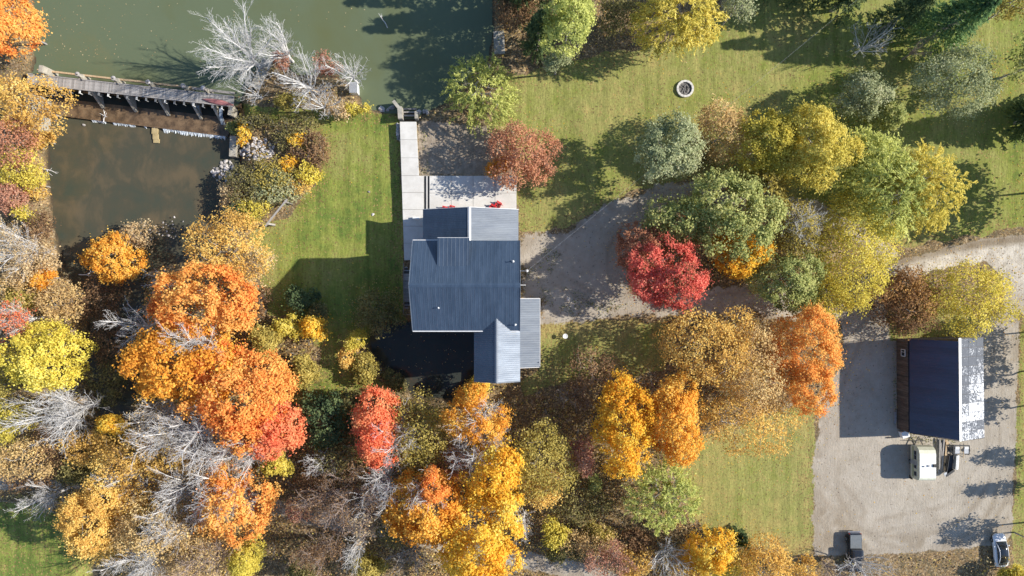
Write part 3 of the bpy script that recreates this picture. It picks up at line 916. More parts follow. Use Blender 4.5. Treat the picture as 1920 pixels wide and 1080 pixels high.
# timber gallery on the west side of the mill
gal = thing('timber_gallery', 'dark timber landing with steps at both ends below the west wall', 'gallery', (*P(765, 540), 0))
gx0, gx1 = P(756.5, 0, .6)[0], wx0 - .16
gy = lambda py, z=.5: P(0, py, z)[1]
ya, yb = gy(513), gy(566)
nb = 17
for i in range(nb):
    y = ya + (yb - ya) * (i + .5) / nb
    b = MB(); b.box(((gx0 + gx1) / 2, y, .42), (gx1 - gx0, abs(yb - ya) / nb - .012, .05)); b.build('plank', M['wood_grey'], gal)
b = MB()
for y in (ya, yb): b.box(((gx0 + gx1) / 2, y, .3), (gx1 - gx0, .08, .18))
for x in (gx0 + .05, gx1 - .05): b.box((x, (ya + yb) / 2, .3), (.08, abs(ya - yb), .18))
for x in (gx0 + .08, gx1 - .1):
    for y in (ya - .1, yb + .1): b.box((x, y, -.5), (.12, .12, 1.5))
b.build('frame', M['wood_dark'], gal)
for s, y0_, step in ((1, ya, 1), (-1, yb, -1)):
    for k in range(3):
        y = y0_ + step * (.28 + k * .42); z = .42 - (k + 1) * .26
        b = MB(); b.box(((gx0 + gx1) / 2, y, z), (gx1 - gx0 - .1, .38, .05)); so = b.build('step', M['wood_dark'], gal)
        if k < 2:
            b = MB(); b.box(((gx0 + gx1) / 2, y + step * .17, z + .035), (gx1 - gx0 - .12, .09, .02)); b.build('nosing', M['steel'], so)
b = MB()
yt, yu = gy(494), gy(590)
b.bar((gx0, yt, .55), (gx0, yu, .55), .07, .1)
b.bar((gx0, yu, .5), (gx1, yu, .5), .07, .1)
for y in (yt, ya, yb, yu): b.box((gx0, y, -.2), (.1, .1, 1.6))
b.build('handrail', M['wood_grey'], gal)


# ------------------------------------------------------------------ the dam and its timber walkway
def along(a, b, t, off=0.0, z=0.0):
    """A point t of the way from a to b on plan, moved off metres to the left of that line."""
    a, b = Vector(a), Vector(b); d = (b - a).normalized()
    p = a + (b - a) * t + Vector((-d.y, d.x)) * off
    return Vector((p.x, p.y, z))


WZ = 1.75
WA, WB = P(51, 147.5, WZ), P(438.5, 190.5, WZ)
WL = (Vector(WB) - Vector(WA)).length
WR = math.atan2(WB[1] - WA[1], WB[0] - WA[0])
WW = 1.5
walk = thing('dam_walkway', 'long weathered timber walkway crossing the dam between pond and river', 'walkway', (*WA, 0))
NP = 150
pm = MB(); pm.box((0, 0, 0), (WL / NP - .014, WW, .05)); pme = pm.mesh('plank', M['wood_grey'])
for i in range(NP):
    o = link_mesh('plank', pme, walk)
    p = along(WA, WB, (i + .5) / NP, random.uniform(-.025, .025), WZ - .03 + random.uniform(-.006, .006)) - ORIGIN[walk.name]
    o.matrix_basis = Matrix.Translation(p) @ Matrix.Rotation(WR + random.uniform(-.006, .006), 4, 'Z')
for s, nm in ((-1, 'kerb_beam'), (1, 'kerb_beam')):
    b = MB(); b.bar(along(WA, WB, 0, s * (WW / 2 - .06), WZ + .05), along(WA, WB, 1, s * (WW / 2 - .06), WZ + .05), .12, .1); b.build(nm, M['wood_grey'], walk)
for s in (-1, 0, 1):
    b = MB(); b.bar(along(WA, WB, 0, s * .55, WZ - .2), along(WA, WB, 1, s * .55, WZ - .2), .14, .26); b.build('stringer', M['wood_dark'], walk)
# hanger brackets along the downstream edge
for k in range(20):
    t = .118 + k * .0459
    if t > .995: break
    b = MB()
    for s in (-.075, .075):
        b.bar(along(WA, WB, t, -WW / 2 + .05, WZ - .12) + Vector((s, 0, 0)), along(WA, WB, t, -WW / 2 - .42, WZ - .12) + Vector((s, 0, 0)), .045, .09)
    b.bar(along(WA, WB, t, -WW / 2 - .42, WZ - .12) - Vector((.1, 0, 0)), along(WA, WB, t, -WW / 2 - .42, WZ - .12) + Vector((.1, 0, 0)), .05, .09)
    b.bar(along(WA, WB, t, -WW / 2 - .40, WZ - .12), along(WA, WB, t, -WW / 2 - .40, WZ - .75), .08, .05, (1, 0, 0))
    b.build('hanger', M['steel'] if k % 3 else M['white'], walk)

dam = thing('dam', 'old concrete dam with buttresses and posts under the timber walkway', 'dam', (*along(WA, WB, .5)[:2], -2.3))
b = MB()
for t0, t1 in ((0.0, .34), (.341, .68), (.681, 1.0)):
    q = [along(WA, WB, t0, .45)[:2], along(WA, WB, t1, .45)[:2], along(WA, WB, t1, -.15)[:2], along(WA, WB, t0, -.15)[:2]]
    b.prism(q, -3.2, -.75)
b.build('wall', M['concrete_wet'], dam)
# stop logs between the piers, upstream side, and the beam along the top
PT = [.082, .245, .418, .585, .757, .853]
b = MB(); b.bar(along(WA, WB, .02, 1.58, .75), along(WA, WB, .80, 1.50, .75), .24, .3); b.build('head_beam', M['wood_tan'], dam)
b = MB(); b.bar(along(WA, WB, .78, 1.42, .78), along(WA, WB, .985, 1.36, .78), .34, .3); b.build('head_beam', M['wood_grey'], dam)
for k in range(len(PT)):
    t0, t1 = PT[k] + .012, (PT[k + 1] if k + 1 < len(PT) else .99) - .012
    for r in range(6):
        b = MB(); b.bar(along(WA, WB, t0, 1.05, .38 - r * .31), along(WA, WB, t1, 1.05, .38 - r * .31), .12, .29); b.build('stop_log', M['wood_dark'], dam)
for k, t in enumerate(PT):
    off = 1.20; hgt = 2.0
    b = MB()
    if k == 0:
        b.box(along(WA, WB, t, 1.35, .55), (.62, 1.0, 4.3), WR)
        b.build('post', M['concrete_old'], dam, bevel=.05)
        continue
    b.box(along(WA, WB, t, off, -.1), (.52, .72, 3.0), WR)
    b.box(along(WA, WB, t, off - .02, hgt - .35), (.40, .30, 1.2), WR)
    po = b.build('post', M['concrete_old'], dam, bevel=.04)
    b = MB(); c = along(WA, WB, t, off + .10, hgt)
    if k < 4:
        b.lathe(c, [(.30, 0), (.34, .10), (.30, .2), (.15, .25)], 12)
    else:
        b.lathe(c, [(.14, -.05), (.28, .02), (.34, .2), (.28, .4), (.12, .5)], 12)
    b.build('post_cap', M['rock'], po, smooth=True)
    b = MB(); b.bar(along(WA, WB, t + .006, off - .12, 2.0), along(WA, WB, t + .022, .55, 1.86), .07, .07); b.build('brace', M['black'], po)
for t in (.283, .448, .612, .775, .875):
    a0, a1 = along(WA, WB, t - .006, -.15), along(WA, WB, t + .006, -.15)
    c0, c1 = along(WA, WB, t + .012, -2.25), along(WA, WB, t + .024, -2.2)
    b = MB()
    q = [a0, a1, c1, c0]
    b.hexa([Vector((p.x, p.y, -3.0)) for p in q] + [Vector((a0.x, a0.y, 1.2)), Vector((a1.x, a1.y, 1.2)), Vector((c1.x, c1.y, -1.8)), Vector((c0.x, c0.y, -1.8))])
    b.build('buttress', M['concrete_old'], dam)
wq_ = [P(84, 166, -1.95), P(438, 206, -1.95), P(438, 222, -1.95), P(90, 182, -1.95)]
b = MB(); b.prism(wq_, -2.1, -1.95); b.build('stilling_water', M['tail'], dam)
# apron: a wet, leaf-strewn concrete shelf ending in a low weir
AP = [P(92, 178, -2), P(437, 214, -2), P(428, 255.5, -2), P(250, 233, -2), P(104, 214.5, -2)]
b = MB(); b.prism(AP, -3.2, -2.02); b.build('apron', M['concrete_wet'], dam)
wa, wb2 = P(103, 215, -2), P(428, 255, -2)
b = MB(); b.bar((*wa, -2.02), (*wb2, -2.02), .22, .30); b.build('weir_crest', M['concrete_wet'], dam)
for px0, py0, px1, py1 in ((80, 172, 70, 246),):
    b = MB(); b.bar(P3(px0 - 4, py0 + 10, -.4), P3(px1 + 1, py1 + 6, -.4), .85, 4.4); b.build('abutment', M['concrete_old'], dam)
b = MB(); b.bar(P3(445, 259, -2.6), P3(443.5, 297, -2.6), .95, 3.0); b.build('abutment', M['concrete_old'], dam)
b = MB(); b.bar(P3(442, 199, -1.6), P3(439, 221, -1.6), .5, 3.4); b.build('abutment', M['concrete_old'], dam)
# white water where the river goes over the weir, and falls under the gates
fb = MB()
for s0, s1, dens in ((.215, .29, 40), (.335, .46, 70), (.515, .53, 5), (.565, .58, 5), (.625, .985, 230)):
    for k in range(dens):
        t = s0 + (s1 - s0) * random.random()
        c = along(wa, wb2, t, -random.uniform(.06, .22), 0)
        ln = random.uniform(.08, .5 if s0 > .6 else .26) * random.random() ** .5; w = random.uniform(.02, .075)
        q = along(wa, wb2, t, -.2 - ln)
        fb.hexa([Vector((c.x - w, c.y, -2.28)), Vector((c.x + w, c.y, -2.28)), Vector((q.x + w * .5, q.y, -2.32)), Vector((q.x - w * .5, q.y, -2.32)),
                 Vector((c.x - w, c.y + .05, -1.9)), Vector((c.x + w, c.y + .05, -1.9)), Vector((q.x + w * .4, q.y, -2.27)), Vector((q.x - w * .4, q.y, -2.27))])
tag(fb.build('white_water', M['foam'], None), kind='stuff')
for t, w in ((.790, .5), (.905, .62)):
    a = along(WA, WB, t, -.6, -.5); c = along(WA, WB, t - .004, -1.6 if t < .8 else -2.6, -1.98)
    sp = MB()
    for k in range(9):
        u = random.uniform(-w / 2, w / 2); x = Vector((u, 0, 0))
        m1 = a.lerp(c, .5) + Vector((0, 0, .4)) + x
        sp.tube([a + x, m1, c + x * 1.25], random.uniform(.03, .07), 5)
    single(sp, 'waterfall', M['fall'], 'thin stream of white water falling from the gate %s' % ('nearest the east abutment' if t > .85 else 'between the last two buttresses'), 'waterfall', tuple(c), 'water falling through the dam gates')

# the red canoe on the walkway
ca, cb_ = along(WA, WB, .845, -.12, WZ + .2), along(WA, WB, .995, -.55, WZ + .2)
ca = P3(379, 185.5, WZ + .2); cb_ = P3(437, 196.5, WZ + .2)
b = MB(); rings = []
d = (cb_ - ca).normalized(); s = Vector((-d.y, d.x, 0))
for k in range(13):
    t = k / 12; w = .40 * math.sin(math.pi * min(max(t, .015), .985)) ** .75; hh = .36 * (.55 + .45 * math.sin(math.pi * t))
    c = ca + d * (cb_ - ca).length * t
    rings.append([c + s * w * math.cos(a) + Vector((0, 0, hh * max(0, math.sin(a)) - .18 + (0 if math.sin(a) >= 0 else 0))) for a in [math.pi * j / 8 for j in range(9)]])
b.loft(rings)
canoe = single(b, 'canoe', M['canoe_red'], 'faded red canoe lying upside down at the east end of the walkway', 'canoe', tuple((ca + cb_) / 2), smooth=True)
canoe_t = canoe
b = MB(); b.tube([ca + d * .1 + Vector((0, 0, .06)), ca + d * 1.2 + Vector((0, 0, .185)), ca + d * 2.2 + Vector((0, 0, .2)), cb_ - d * 1.2 + Vector((0, 0, .185)), cb_ - d * .1 + Vector((0, 0, .06))], .025, 5); b.build('keel', M['canoe_red'], canoe)

# ------------------------------------------------------------------ rocks and concrete by the water
def rock_mesh(seed):
    r = random.Random(seed)
    bm = bmesh.new(); bmesh.ops.create_icosphere(bm, subdivisions=1, radius=.5)
    for v in bm.verts: v.co *= r.uniform(.72, 1.15)
    for _ in range(3):
        nrm = Vector((r.uniform(-1, 1), r.uniform(-1, 1), r.uniform(-.4, 1))).normalized(); dd = r.uniform(.26, .40)
        for v in bm.verts:
            k = v.co.dot(nrm)
            if k > dd: v.co -= nrm * (k - dd)
    me = bpy.data.meshes.new('rock'); bm.to_mesh(me); bm.free(); me.materials.append(M['rock']); return me


ROCKS = [rock_mesh(k) for k in range(7)]


def rock(px, py, size, label, group, flat=.65, up=0.0):
    x, y = P(px, py, 0)
    z = max(ground_z(x, y), -2.35)
    x, y = P(px, py, z)
    o = link_mesh('rock', random.choice(ROCKS), None)
    o.location = (x, y, z + size * .15 + up)
    o.rotation_euler = (random.uniform(-.4, .4), random.uniform(-.4, .4), random.uniform(0, 6.3))
    o.scale = (size * random.uniform(.8, 1.3), size * random.uniform(.7, 1.1), size * flat)
    tag(o, label, 'rock', group)


for n, cx, cy, rx, ry, lab, grp in (
        (95, 482, 280, 34, 22, 'pale broken rock in the riprap among shrubs behind the concrete abutment', 'riprap behind the abutment'),
        (70, 422, 322, 24, 22, 'pale angular rock in the heap at the river edge below the abutment', 'rocks at the river edge'),
        (34, 763, 252, 9, 20, 'pale stone packed against the west side of the concrete walkway', 'stones beside the walkway')):
    for k in range(n):
        a = random.uniform(0, 6.28); q = math.sqrt(random.random())
        px, py = cx + rx * q * math.cos(a), cy + ry * q * math.sin(a)
        if cx == 763: px = min(px, 747 + random.uniform(-2, 1)) if py < 262 else px - 6
        rock(px, py, random.uniform(.28, .75), lab, grp)
for k in range(46):
    rock(random.gauss(312, 22), random.gauss(432, 12), random.uniform(.15, .4), 'small stone in the shallows beside the straw-coloured island brush', 'stones in the river shallows')
rock(716, 206, 1.1, 'largest white boulder on the pond bank west of the sluice', None, .7)
rock(727, 206.5, .8, 'middle-sized pale stone between the white boulder and sluice bank', None, .7)
rock(735, 202.5, 1.1, 'brownish boulder at the tip of the sluice bank', None, .7)
rock(785.5, 211, 1.15, 'long grey stone at the east corner of the sluice', None, .6)
rock(796, 209.5, .8, 'smaller grey stone beside the long one east of the sluice', None, .6)
rock(802, 211, .85, 'pale upright stone east of the sluice, nearest the willow', None, .8)
rock(1064, 560.5, .85, 'pale round boulder at the south edge of the shaded drive', None, .75)
rock(692, 360, .5, 'brown field stone lying on the west lawn', None, .6)
rock(699, 402, .45, 'pale flat stone on the west lawn near the house shadow', None, .4)
rock(158, 235, .5, 'tan rock breaking the surface below the weir', None, .6, .05)

x, y = P(291, 252, -2.2)
b = MB(); b.box((x, y + .5, -2.25), (.85, .95, .42), -.08); b.box((x + .08, y - .35, -2.28), (.78, .72, .4), .02); b.box((x + .18, y - .95, -2.3), (.85, .55, .36), -.05)
single(b, 'concrete_block', worn('yellowish_slab', (.30, .23, .11, 1), (.42, .33, .17, 1), 2, .9, bump=.4), 'broken yellowish concrete slab standing in the river below the weir', 'concrete block', (x, y, -2.4))
x, y = P(936, 80, .1)
b = MB(); b.box((x, y, -.5), (1.5, 3.2, 1.5), .04)
single(b, 'concrete_dock', M['concrete_old'], 'pale concrete block at the shaded east shore of the pond', 'dock', (x, y, -1.2))
A_, B_ = P3(503, 112, .55), P3(478, 165, .55)
b = MB(); b.bar(A_, A_.lerp(B_, .33), 1.5, .35); b.bar(A_.lerp(B_, .34), B_, 1.3, .3); b.box(A_ + Vector((.6, .2, -.8)), (.5, .6, 1.6)); b.box(B_ + Vector((0, .3, -.8)), (.5, .6, 1.6))
single(b, 'concrete_pier', M['concrete_old'], 'mossy concrete slab pier under the leaning bare trees', 'pier', tuple(A_))
x, y = P(662, 163.5, 1.3)
wl = thing('well_box', 'small white box shed standing at the pond shore among bare branches', 'shed', (x, y, -.5))
b = MB(); b.box((x, y, .35), (.95, 1.35, 1.7), .03); b.build('cabinet', M['white'], wl, bevel=.02)
b = MB(); b.box((x, y, 1.24), (1.1, 1.5, .08), .03); b.build('lid', M['steel'], wl)
# sluice at the head of the race
sl = thing('sluice_gate', 'old timber sluice between stone walls at the head of the walkway', 'sluice', (*P(766, 217), -.6))
for px, w in ((751.5, .6), (782.5, .42)):
    b = MB(); b.bar(P3(px, 204 if px < 760 else 213, 0), P3(px + (1.5 if px < 760 else 0), 226.5, .05), w, 2.4); b.build('wing_wall', M['concrete_old'], sl)
b = MB(); b.bar(P3(740, 193, 0), P3(752, 208, 0), .45, 2.4); b.build('wing_wall', M['concrete_old'], sl)
for py, z in ((204.5, -.30), (210.5, -.25), (217, -.15)):
    b = MB(); b.bar(P3(752, py, z), P3(781, py, z), .2, .22); b.build('beam', M['wood_grey'], sl)
b = MB(); b.bar(P3(753, 214, -1.0), P3(781, 214, -1.0), .1, 1.2); b.build('gate_board', M['wood_brown'], sl)
b = MB(); b.box((*P(774, 215.5, -.1), -.12), (.7, .3, .08), .1); b.build('loose_plank', M['wood_brown'], sl)


# ------------------------------------------------------------------ lawn furniture and small things
# swing frame
T0, T1 = P3(538.5, 373.5, 2.1), P3(497.5, 424, 2.1)
sw = thing('swing_frame', 'weathered grey timber swing frame standing on the west lawn by the shrubs', 'swing frame', (*P(520, 400), -.7))
b = MB(); b.bar(T0 - (T1 - T0) * .0, T1, .2, .2); b.build('top_beam', M['wood_grey'], sw)
for q, fpx in ((T0.lerp(T1, .09), (543.5, 382.5)), (T0.lerp(T1, .91), (515.5, 421.5))):
    gx_, gy_ = P(*fpx, -.7); gz = ground_z(gx_, gy_)
    foot = Vector((gx_, gy_, gz - .05))
    for s in (0, 1):
        f2 = foot if s == 0 else Vector((2 * q.x - foot.x - .0, 2 * q.y - foot.y, gz - .05)).lerp(Vector((q.x, q.y, gz - .05)), .75)
        b = MB(); b.bar(q - Vector((0, 0, .05)), f2, .24 if s == 0 else .16, .16); b.build('leg', M['wood_grey'], sw)
# fire pit
x, y = P(1284, 167); gz = ground_z(x, y)
fp = thing('fire_pit', 'round pale concrete fire pit ring with ashes on the north lawn', 'fire pit', (x, y, gz))
for k in range(14):
    b = MB(); a0, a1 = 2 * math.pi * k / 14 + .012, 2 * math.pi * (k + 1) / 14 - .012
    am = (a0 + a1) / 2
    pts = [(1.20, a0), (1.21, am), (1.20, a1), (.93, a1), (.92, am), (.93, a0)]
    b.prism([(x + r * math.cos(a), y + r * math.sin(a)) for r, a in pts], gz - .1, gz + .30 + random.uniform(-.01, .01)); b.build('ring_stone', M['concrete'], fp)
b = MB(); b.lathe((x, y, gz), [(.94, -.1), (.92, .06), (.6, .10), (.2, .16)], 22); b.build('ash_bed', M['ash'], fp)
for k in range(12):
    a = random.uniform(0, 6.28); r = random.uniform(.1, .6); a2 = a + random.uniform(1.2, 4.2); r2 = random.uniform(.2, .75)
    b = MB(); b.tube([(x + r * math.cos(a), y + r * math.sin(a), gz + .15), (x + r2 * math.cos(a2), y + r2 * math.sin(a2), gz + .22)], .035, 5); b.build('charred_stick', M['wood_grey'] if k % 2 else M['black'], fp)
# bird bath
x, y = P(1058.5, 629.5); gz = ground_z(x, y)
bb = thing('bird_bath', 'white bird bath on a thin stem beside the lean-to', 'bird bath', (x, y, gz))
b = MB(); b.lathe((x, y, gz), [(.2, -.05), (.2, .03), (.06, .08), (.05, .95)], 12); b.build('stem', M['white'], bb, smooth=True)
b = MB(); b.lathe((x + .03, y, gz + .92), [(.08, 0), (.30, .06), (.35, .12), (.33, .13), (.27, .09), (.05, .07)], 20); b.build('bowl', M['white'], bb, smooth=True)


def adirondack(px, py, rz, label):
    """Slatted wooden lawn chair; rz is the way it faces."""
    x, y = P(px, py, TZ + .4)
    t = thing('lawn_chair', label, 'chair', (x, y, TZ), 'red lawn chairs on the patio')
    R = Matrix.Rotation(rz, 3, 'Z'); o = Vector((x, y, TZ))
    W = lambda a: o + R @ Vector(a)
    for k in range(5):
        yy = -.02 + k * .11
        b = MB(); b.bar(W((-.28, yy, .30 + yy * .22)), W((.28, yy, .30 + yy * .22)), .1, .025); b.build('seat_slat', M['red_plastic'], t)
    for k in range(5):
        xx = -.24 + k * .12; top = 1.0 - abs(k - 2) * .04
        b = MB(); b.bar(W((xx * .9, -.05, .26)), W((xx * 1.15, -.40, top)), .1, .025, R @ Vector((0, 1, 0))); b.build('back_slat', M['red_plastic'], t)
    b = MB(); b.bar(W((-.33, -.30, .62)), W((.33, -.30, .62)), .07, .04); b.build('back_rail', M['red_plastic'], t)
    for s in (-1, 1):
        b = MB(); b.bar(W((s * .36, -.34, .60)), W((s * .40, .44, .62)), .15, .03); b.build('arm', M['red_plastic'], t)
        b = MB(); b.bar(W((s * .33, .38, -.0)), W((s * .33, .38, .60)), .09, .04); b.build('leg', M['red_plastic'], t)
        b = MB(); b.bar(W((s * .30, .42, .34)), W((s * .30, -.55, .02)), .04, .12); b.build('leg', M['red_plastic'], t)
        b = MB(); b.bar(W((s * .31, -.24, .20)), W((s * .34, -.33, .62)), .06, .04); b.build('brace', M['red_plastic'], t)


adirondack(934.5, 384.3, math.radians(62), 'red slatted lawn chair standing farthest out on the patio')
adirondack(923.5, 390.0, math.radians(62), 'red slatted lawn chair close to the sunny roof slope')
adirondack(848, 391.8, math.radians(78), 'red slatted lawn chair half under the shaded roof, beside a small black pot')
adirondack(834.5, 393.2, math.radians(78), 'red slatted lawn chair mostly hidden under the shaded roof edge')
for px, lab in ((855.5, 'small black flower pot next to the half-hidden red chairs'), (912.5, 'small black flower pot next to the two red chairs in full view')):
    x, y = P(px, 391.3, TZ + .3)
    b = MB(); b.lathe((x, y, TZ), [(.12, 0), (.18, .34), (.20, .36), (.20, .40), (.16, .40), (.14, .30)], 14)
    single(b, 'flower_pot', M['black'], lab, 'flower pot', (x, y, TZ))

# overhead service wire from the mill to a pole beyond the frame
px_, py_ = P(1705, -80); gz = 0
pole = thing('utility_pole', 'brown utility pole at the end of the overhead wire', 'utility pole', (px_, py_, gz))
b = MB(); b.tube([(px_, py_, -.5), (px_, py_, 10.2)], [.17, .11], 10); b.build('post', M['wood_brown'], pole)
b = MB(); b.bar((px_ - .9, py_ + .6, 9.6), (px_ + .9, py_ - .6, 9.6), .1, .12); b.build('crossarm', M['wood_brown'], pole)
b = MB(); e = Vector((px_, py_, 9.3)); n = 24
b.tube([MASTHEAD.lerp(e, k / n) - Vector((0, 0, 5.2 * (k / n) * (1 - k / n))) for k in range(n + 1)], .009, 5)
single(b, 'overhead_wire', M['steel'], 'thin grey service wire strung over the north lawn to the mill', 'wire', tuple(MASTHEAD))

# ------------------------------------------------------------------ the barn
BE, BR, BQ = 2.9, 7.8, 5.7
bL0, bL1 = P3(1705, 635, BE), P3(1705.5, 811.5, BE)        # west eave, north and south end
bR0, bR1 = P3(1798.5, 634.3, BR), P3(1800, 827, BR)        # ridge
bQ0, bQ1 = P3(1843.5, 632.5, BQ), P3(1845.5, 820.5, BQ)    # east eave
barn = thing('barn', 'brown board barn with a navy roof slope and a white flaking slope', 'barn', (*P(1740, 720), 0))
ctr = Vector(P(1740, 720)).to_3d()
wl0, wl1 = P3(1681, 634, 0), P3(1682.5, 803.5, 0)
wq0, wq1 = Vector((bQ0.x - .25, bQ0.y - .2, 0)), Vector((bQ1.x - .25, bQ1.y + .2, 0))


def wall_boards(a, b_, za, zb, top=None, step=.32):
    """Vertical boards from a to b_ on plan; top(t) gives the height."""
    n = max(2, round((b_ - a).length / step))
    d = (b_ - a).normalized()
    for i in range(n):
        t0, t1 = i / n, (i + 1) / n
        p, q = a.lerp(b_, t0), a.lerp(b_, t1)
        m = MB(); nr = Vector((-d.y, d.x, 0)) * (.03 + random.uniform(0, .012))
        h0, h1 = (top(t0), top(t1)) if top else (zb, zb)
        g_ = d * .008
        m.hexa([p + g_ - nr + Vector((0, 0, za)), q - g_ - nr + Vector((0, 0, za)), q - g_ + nr + Vector((0, 0, za)), p + g_ + nr + Vector((0, 0, za)),
                p + g_ - nr + Vector((0, 0, h0)), q - g_ - nr + Vector((0, 0, h1)), q - g_ + nr + Vector((0, 0, h1)), p + g_ + nr + Vector((0, 0, h0))])
        yield m


wo = MB(); wo.prism([(wl0.x + .12, wl0.y - .25), (wq0.x - .1, wq0.y - .2), (wq1.x - .1, wq1.y + .2), (wl1.x + .12, wl1.y + .25)], -.1, BE - .25)
wall = wo.build('wall', M['wood_dark'], barn)
for m in wall_boards(Vector((bL0.x - .08 - .45, bL0.y - .2, 0)) * 0 + wl0, wl1, -.05, BE - .12): m.build('board', M['wood_brown'], wall)
t_r = (bR0.x - wl0.x) / (wq0.x - wl0.x)


def gable_top(t):
    return (BE - .15) + (BR - BE - .1) * t / t_r if t < t_r else (BR - .25) + (BQ - BR) * (t - t_r) / (1 - t_r)


for a, b_ in ((wl0 - Vector((0, .1, 0)), wq0 - Vector((0, .1, 0))), (wl1 + Vector((0, .1, 0)), wq1 + Vector((0, .1, 0)))):
    for m in wall_boards(a, b_, -.05, 0, gable_top): m.build('board', M['wood_brown'], wall)
for m in wall_boards(wq0, wq1, -.05, BQ - .15): m.build('board', M['wood_brown'], wall)
# west window
wy = P(0, 661.5, 1.7)[1]; wx = wl0.x - .06
b = MB()
for s in (-1, 1):
    b.box((wx, wy + s * .45, 1.75), (.09, .09, .95)); b.box((wx, wy, 1.75 + s * .45), (.09, .98, .09))
b.box((wx, wy + .12, 1.75), (.07, .06, .85))
wf = b.build('window', M['white'], barn)
b = MB(); b.box((wx + .02, wy, 1.75), (.05, .84, .84)); b.build('pane', M['glass'], wf)
roof_slope(barn, 'roof', bL0, bL1, bR0, .6, M['roof_navy'], panel_w=.92, rh=.009, rw=.03)
# flaking white slope: three courses of sheets
xa = (bQ1 - bQ0).normalized(); W = (bQ1 - bQ0).length
ya = (bR0 - bQ0); ya -= xa * ya.dot(xa); Ls = ya.length; ya.normalize(); na = xa.cross(ya)
if na.z < 0: na = -na
b = MB(); b.hexa([bQ0 - na * .16, bQ1 - na * .16, bQ1 + ya * Ls - na * .16, bQ0 + ya * Ls - na * .16, bQ0 - na * .02, bQ1 - na * .02, bQ1 + ya * Ls - na * .02, bQ0 + ya * Ls - na * .02])
deck = b.build('roof', M['wood_dark'], barn)
org = ORIGIN[barn.name]
rows = [(0, .30), (.30, .64), (.64, 1.0)]
for r, (u0, u1) in enumerate(rows):
    n = 11
    for k in range(n):
        s0, s1 = W * k / n + .022, W * (k + 1) / n - .022
        lift = na * (.016 + .006 * r + random.uniform(0, .008))
        q = [bQ0 + xa * s0 + ya * (Ls * u0 + .012), bQ0 + xa * s1 + ya * (Ls * u0 + .012), bQ0 + xa * s1 + ya * (Ls * u1 - .028), bQ0 + xa * s0 + ya * (Ls * u1 - .028)]
        m = MB(); m.hexa([p - na * .008 for p in q] + [p + lift for p in q])
        o = m.build('roof_sheet', M['flaking'], deck)
        f = k / (n - 1)
        wv = .17 - .24 * min(1, f * 1.25) + (.12 if f > .88 else 0)
        if r == 2: wv = .13 - .12 * f
        wv += random.uniform(-.06, .06)
        at = o.data.attributes.new('wear', 'FLOAT', 'POINT'); at.data.foreach_set('value', np.full(len(o.data.vertices), wv, np.float32))
b = MB(); b.bar(bR0 + Vector((.06, .02, .035)), bR1 + Vector((.06, -.02, .035)), .34, .035, (.25, 0, 1)); b.build('ridge_cap', M['steel'], barn)
b = MB(); b.bar(bL1 - Vector((0, .04, .05)), bR1 - Vector((0, .04, .05)), .05, .2); b.build('barge_board', M['wood_dark'], barn); b = MB(); b.bar(bQ1 - Vector((0, .04, .05)), bR1 - Vector((0, .04, .05)), .05, .2); b.build('barge_board', M['wood_dark'], barn); b = MB(); b.bar(bL0 + Vector((0, .04, -.05)), bR0 + Vector((0, .04, -.05)), .05, .2); b.build('barge_board', M['wood_dark'], barn); b = MB(); b.bar(bQ0 + Vector((0, .04, -.05)), bR0 + Vector((0, .04, -.05)), .05, .2)
b.build('barge_board', M['wood_dark'], barn)

# ------------------------------------------------------------------ vehicles


def wheel(parent, c, r, w, ax, name='wheel'):
    """Wheel with its axle along ax."""
    c, ax = Vector(c), Vector(ax).normalized()
    def cyl(rs, offs):
        b = MB(); u = Vector((0, 0, 1)); v = ax.cross(u)
        b.loft([[c + ax * o_ + (u * math.cos(2 * math.pi * k / 18) + v * math.sin(2 * math.pi * k / 18)) * q for k in range(18)] for q, o_ in zip(rs, offs)])
        return b
    wo_ = cyl([r * .86, r, r, r * .86], [-w / 2, -w * .36, w * .36, w / 2]).build('wheel', M['rubber'], parent, smooth=False)
    cyl([r * .6, r * .56], [w * .35, w * .53]).build('rim', M['chrome'], wo_)


def superring(c, fw, hw, z0, z1, up, side, n=16, e=3.2):
    """A rounded-box cross-section."""
    out = []
    zc, zr = (z0 + z1) / 2, (z1 - z0) / 2
    for k in range(n):
        a = 2 * math.pi * (k + .5) / n
        cx = math.copysign(abs(math.cos(a)) ** (2 / e), math.cos(a)); sz = math.copysign(abs(math.sin(a)) ** (2 / e), math.sin(a))
        out.append(c + side * hw * cx + up * (zc + zr * sz))
    return out


# white saloon car, nose to the north
cx, cy = P(1876.6, 1032.5, .7)
car = thing('parked_car', 'white saloon car with dark glass roof parked at the lot corner', 'car', (cx, cy, 0))
fw = Vector((math.sin(math.radians(-4.5)), math.cos(math.radians(-4.5)), 0)); sd = Vector((fw.y, -fw.x, 0)); up = Vector((0, 0, 1)); c0 = Vector((cx, cy, ground_z(cx, cy)))
st = [(-2.30, .70, .42, .78), (-2.2, .84, .30, .90), (-1.7, .92, .22, .97), (-.9, .925, .18, .96), (0, .92, .18, .93), (.9, .92, .18, .91), (1.5, .91, .20, .86), (2.0, .84, .26, .76), (2.22, .74, .34, .66), (2.34, .56, .40, .58)]
b = MB(); b.loft([superring(c0 + fw * y, fw, w, z0, z1, up, sd) for y, w, z0, z1 in st]); b.build('body', M['car'], car, smooth=True)
st = [(-1.95, .60, .93, .985), (-1.4, .68, .90, 1.26), (-.7, .70, .88, 1.41), (0, .71, .88, 1.44), (.45, .70, .88, 1.38), (.95, .71, .86, 1.14), (1.35, .70, .84, .92)]
b = MB(); b.loft([superring(c0 + fw * y, fw, w, z0 - .12, z1, up, sd, 16, 2.8) for y, w, z0, z1 in st]); b.build('glasshouse', M['glass'], car, smooth=True)
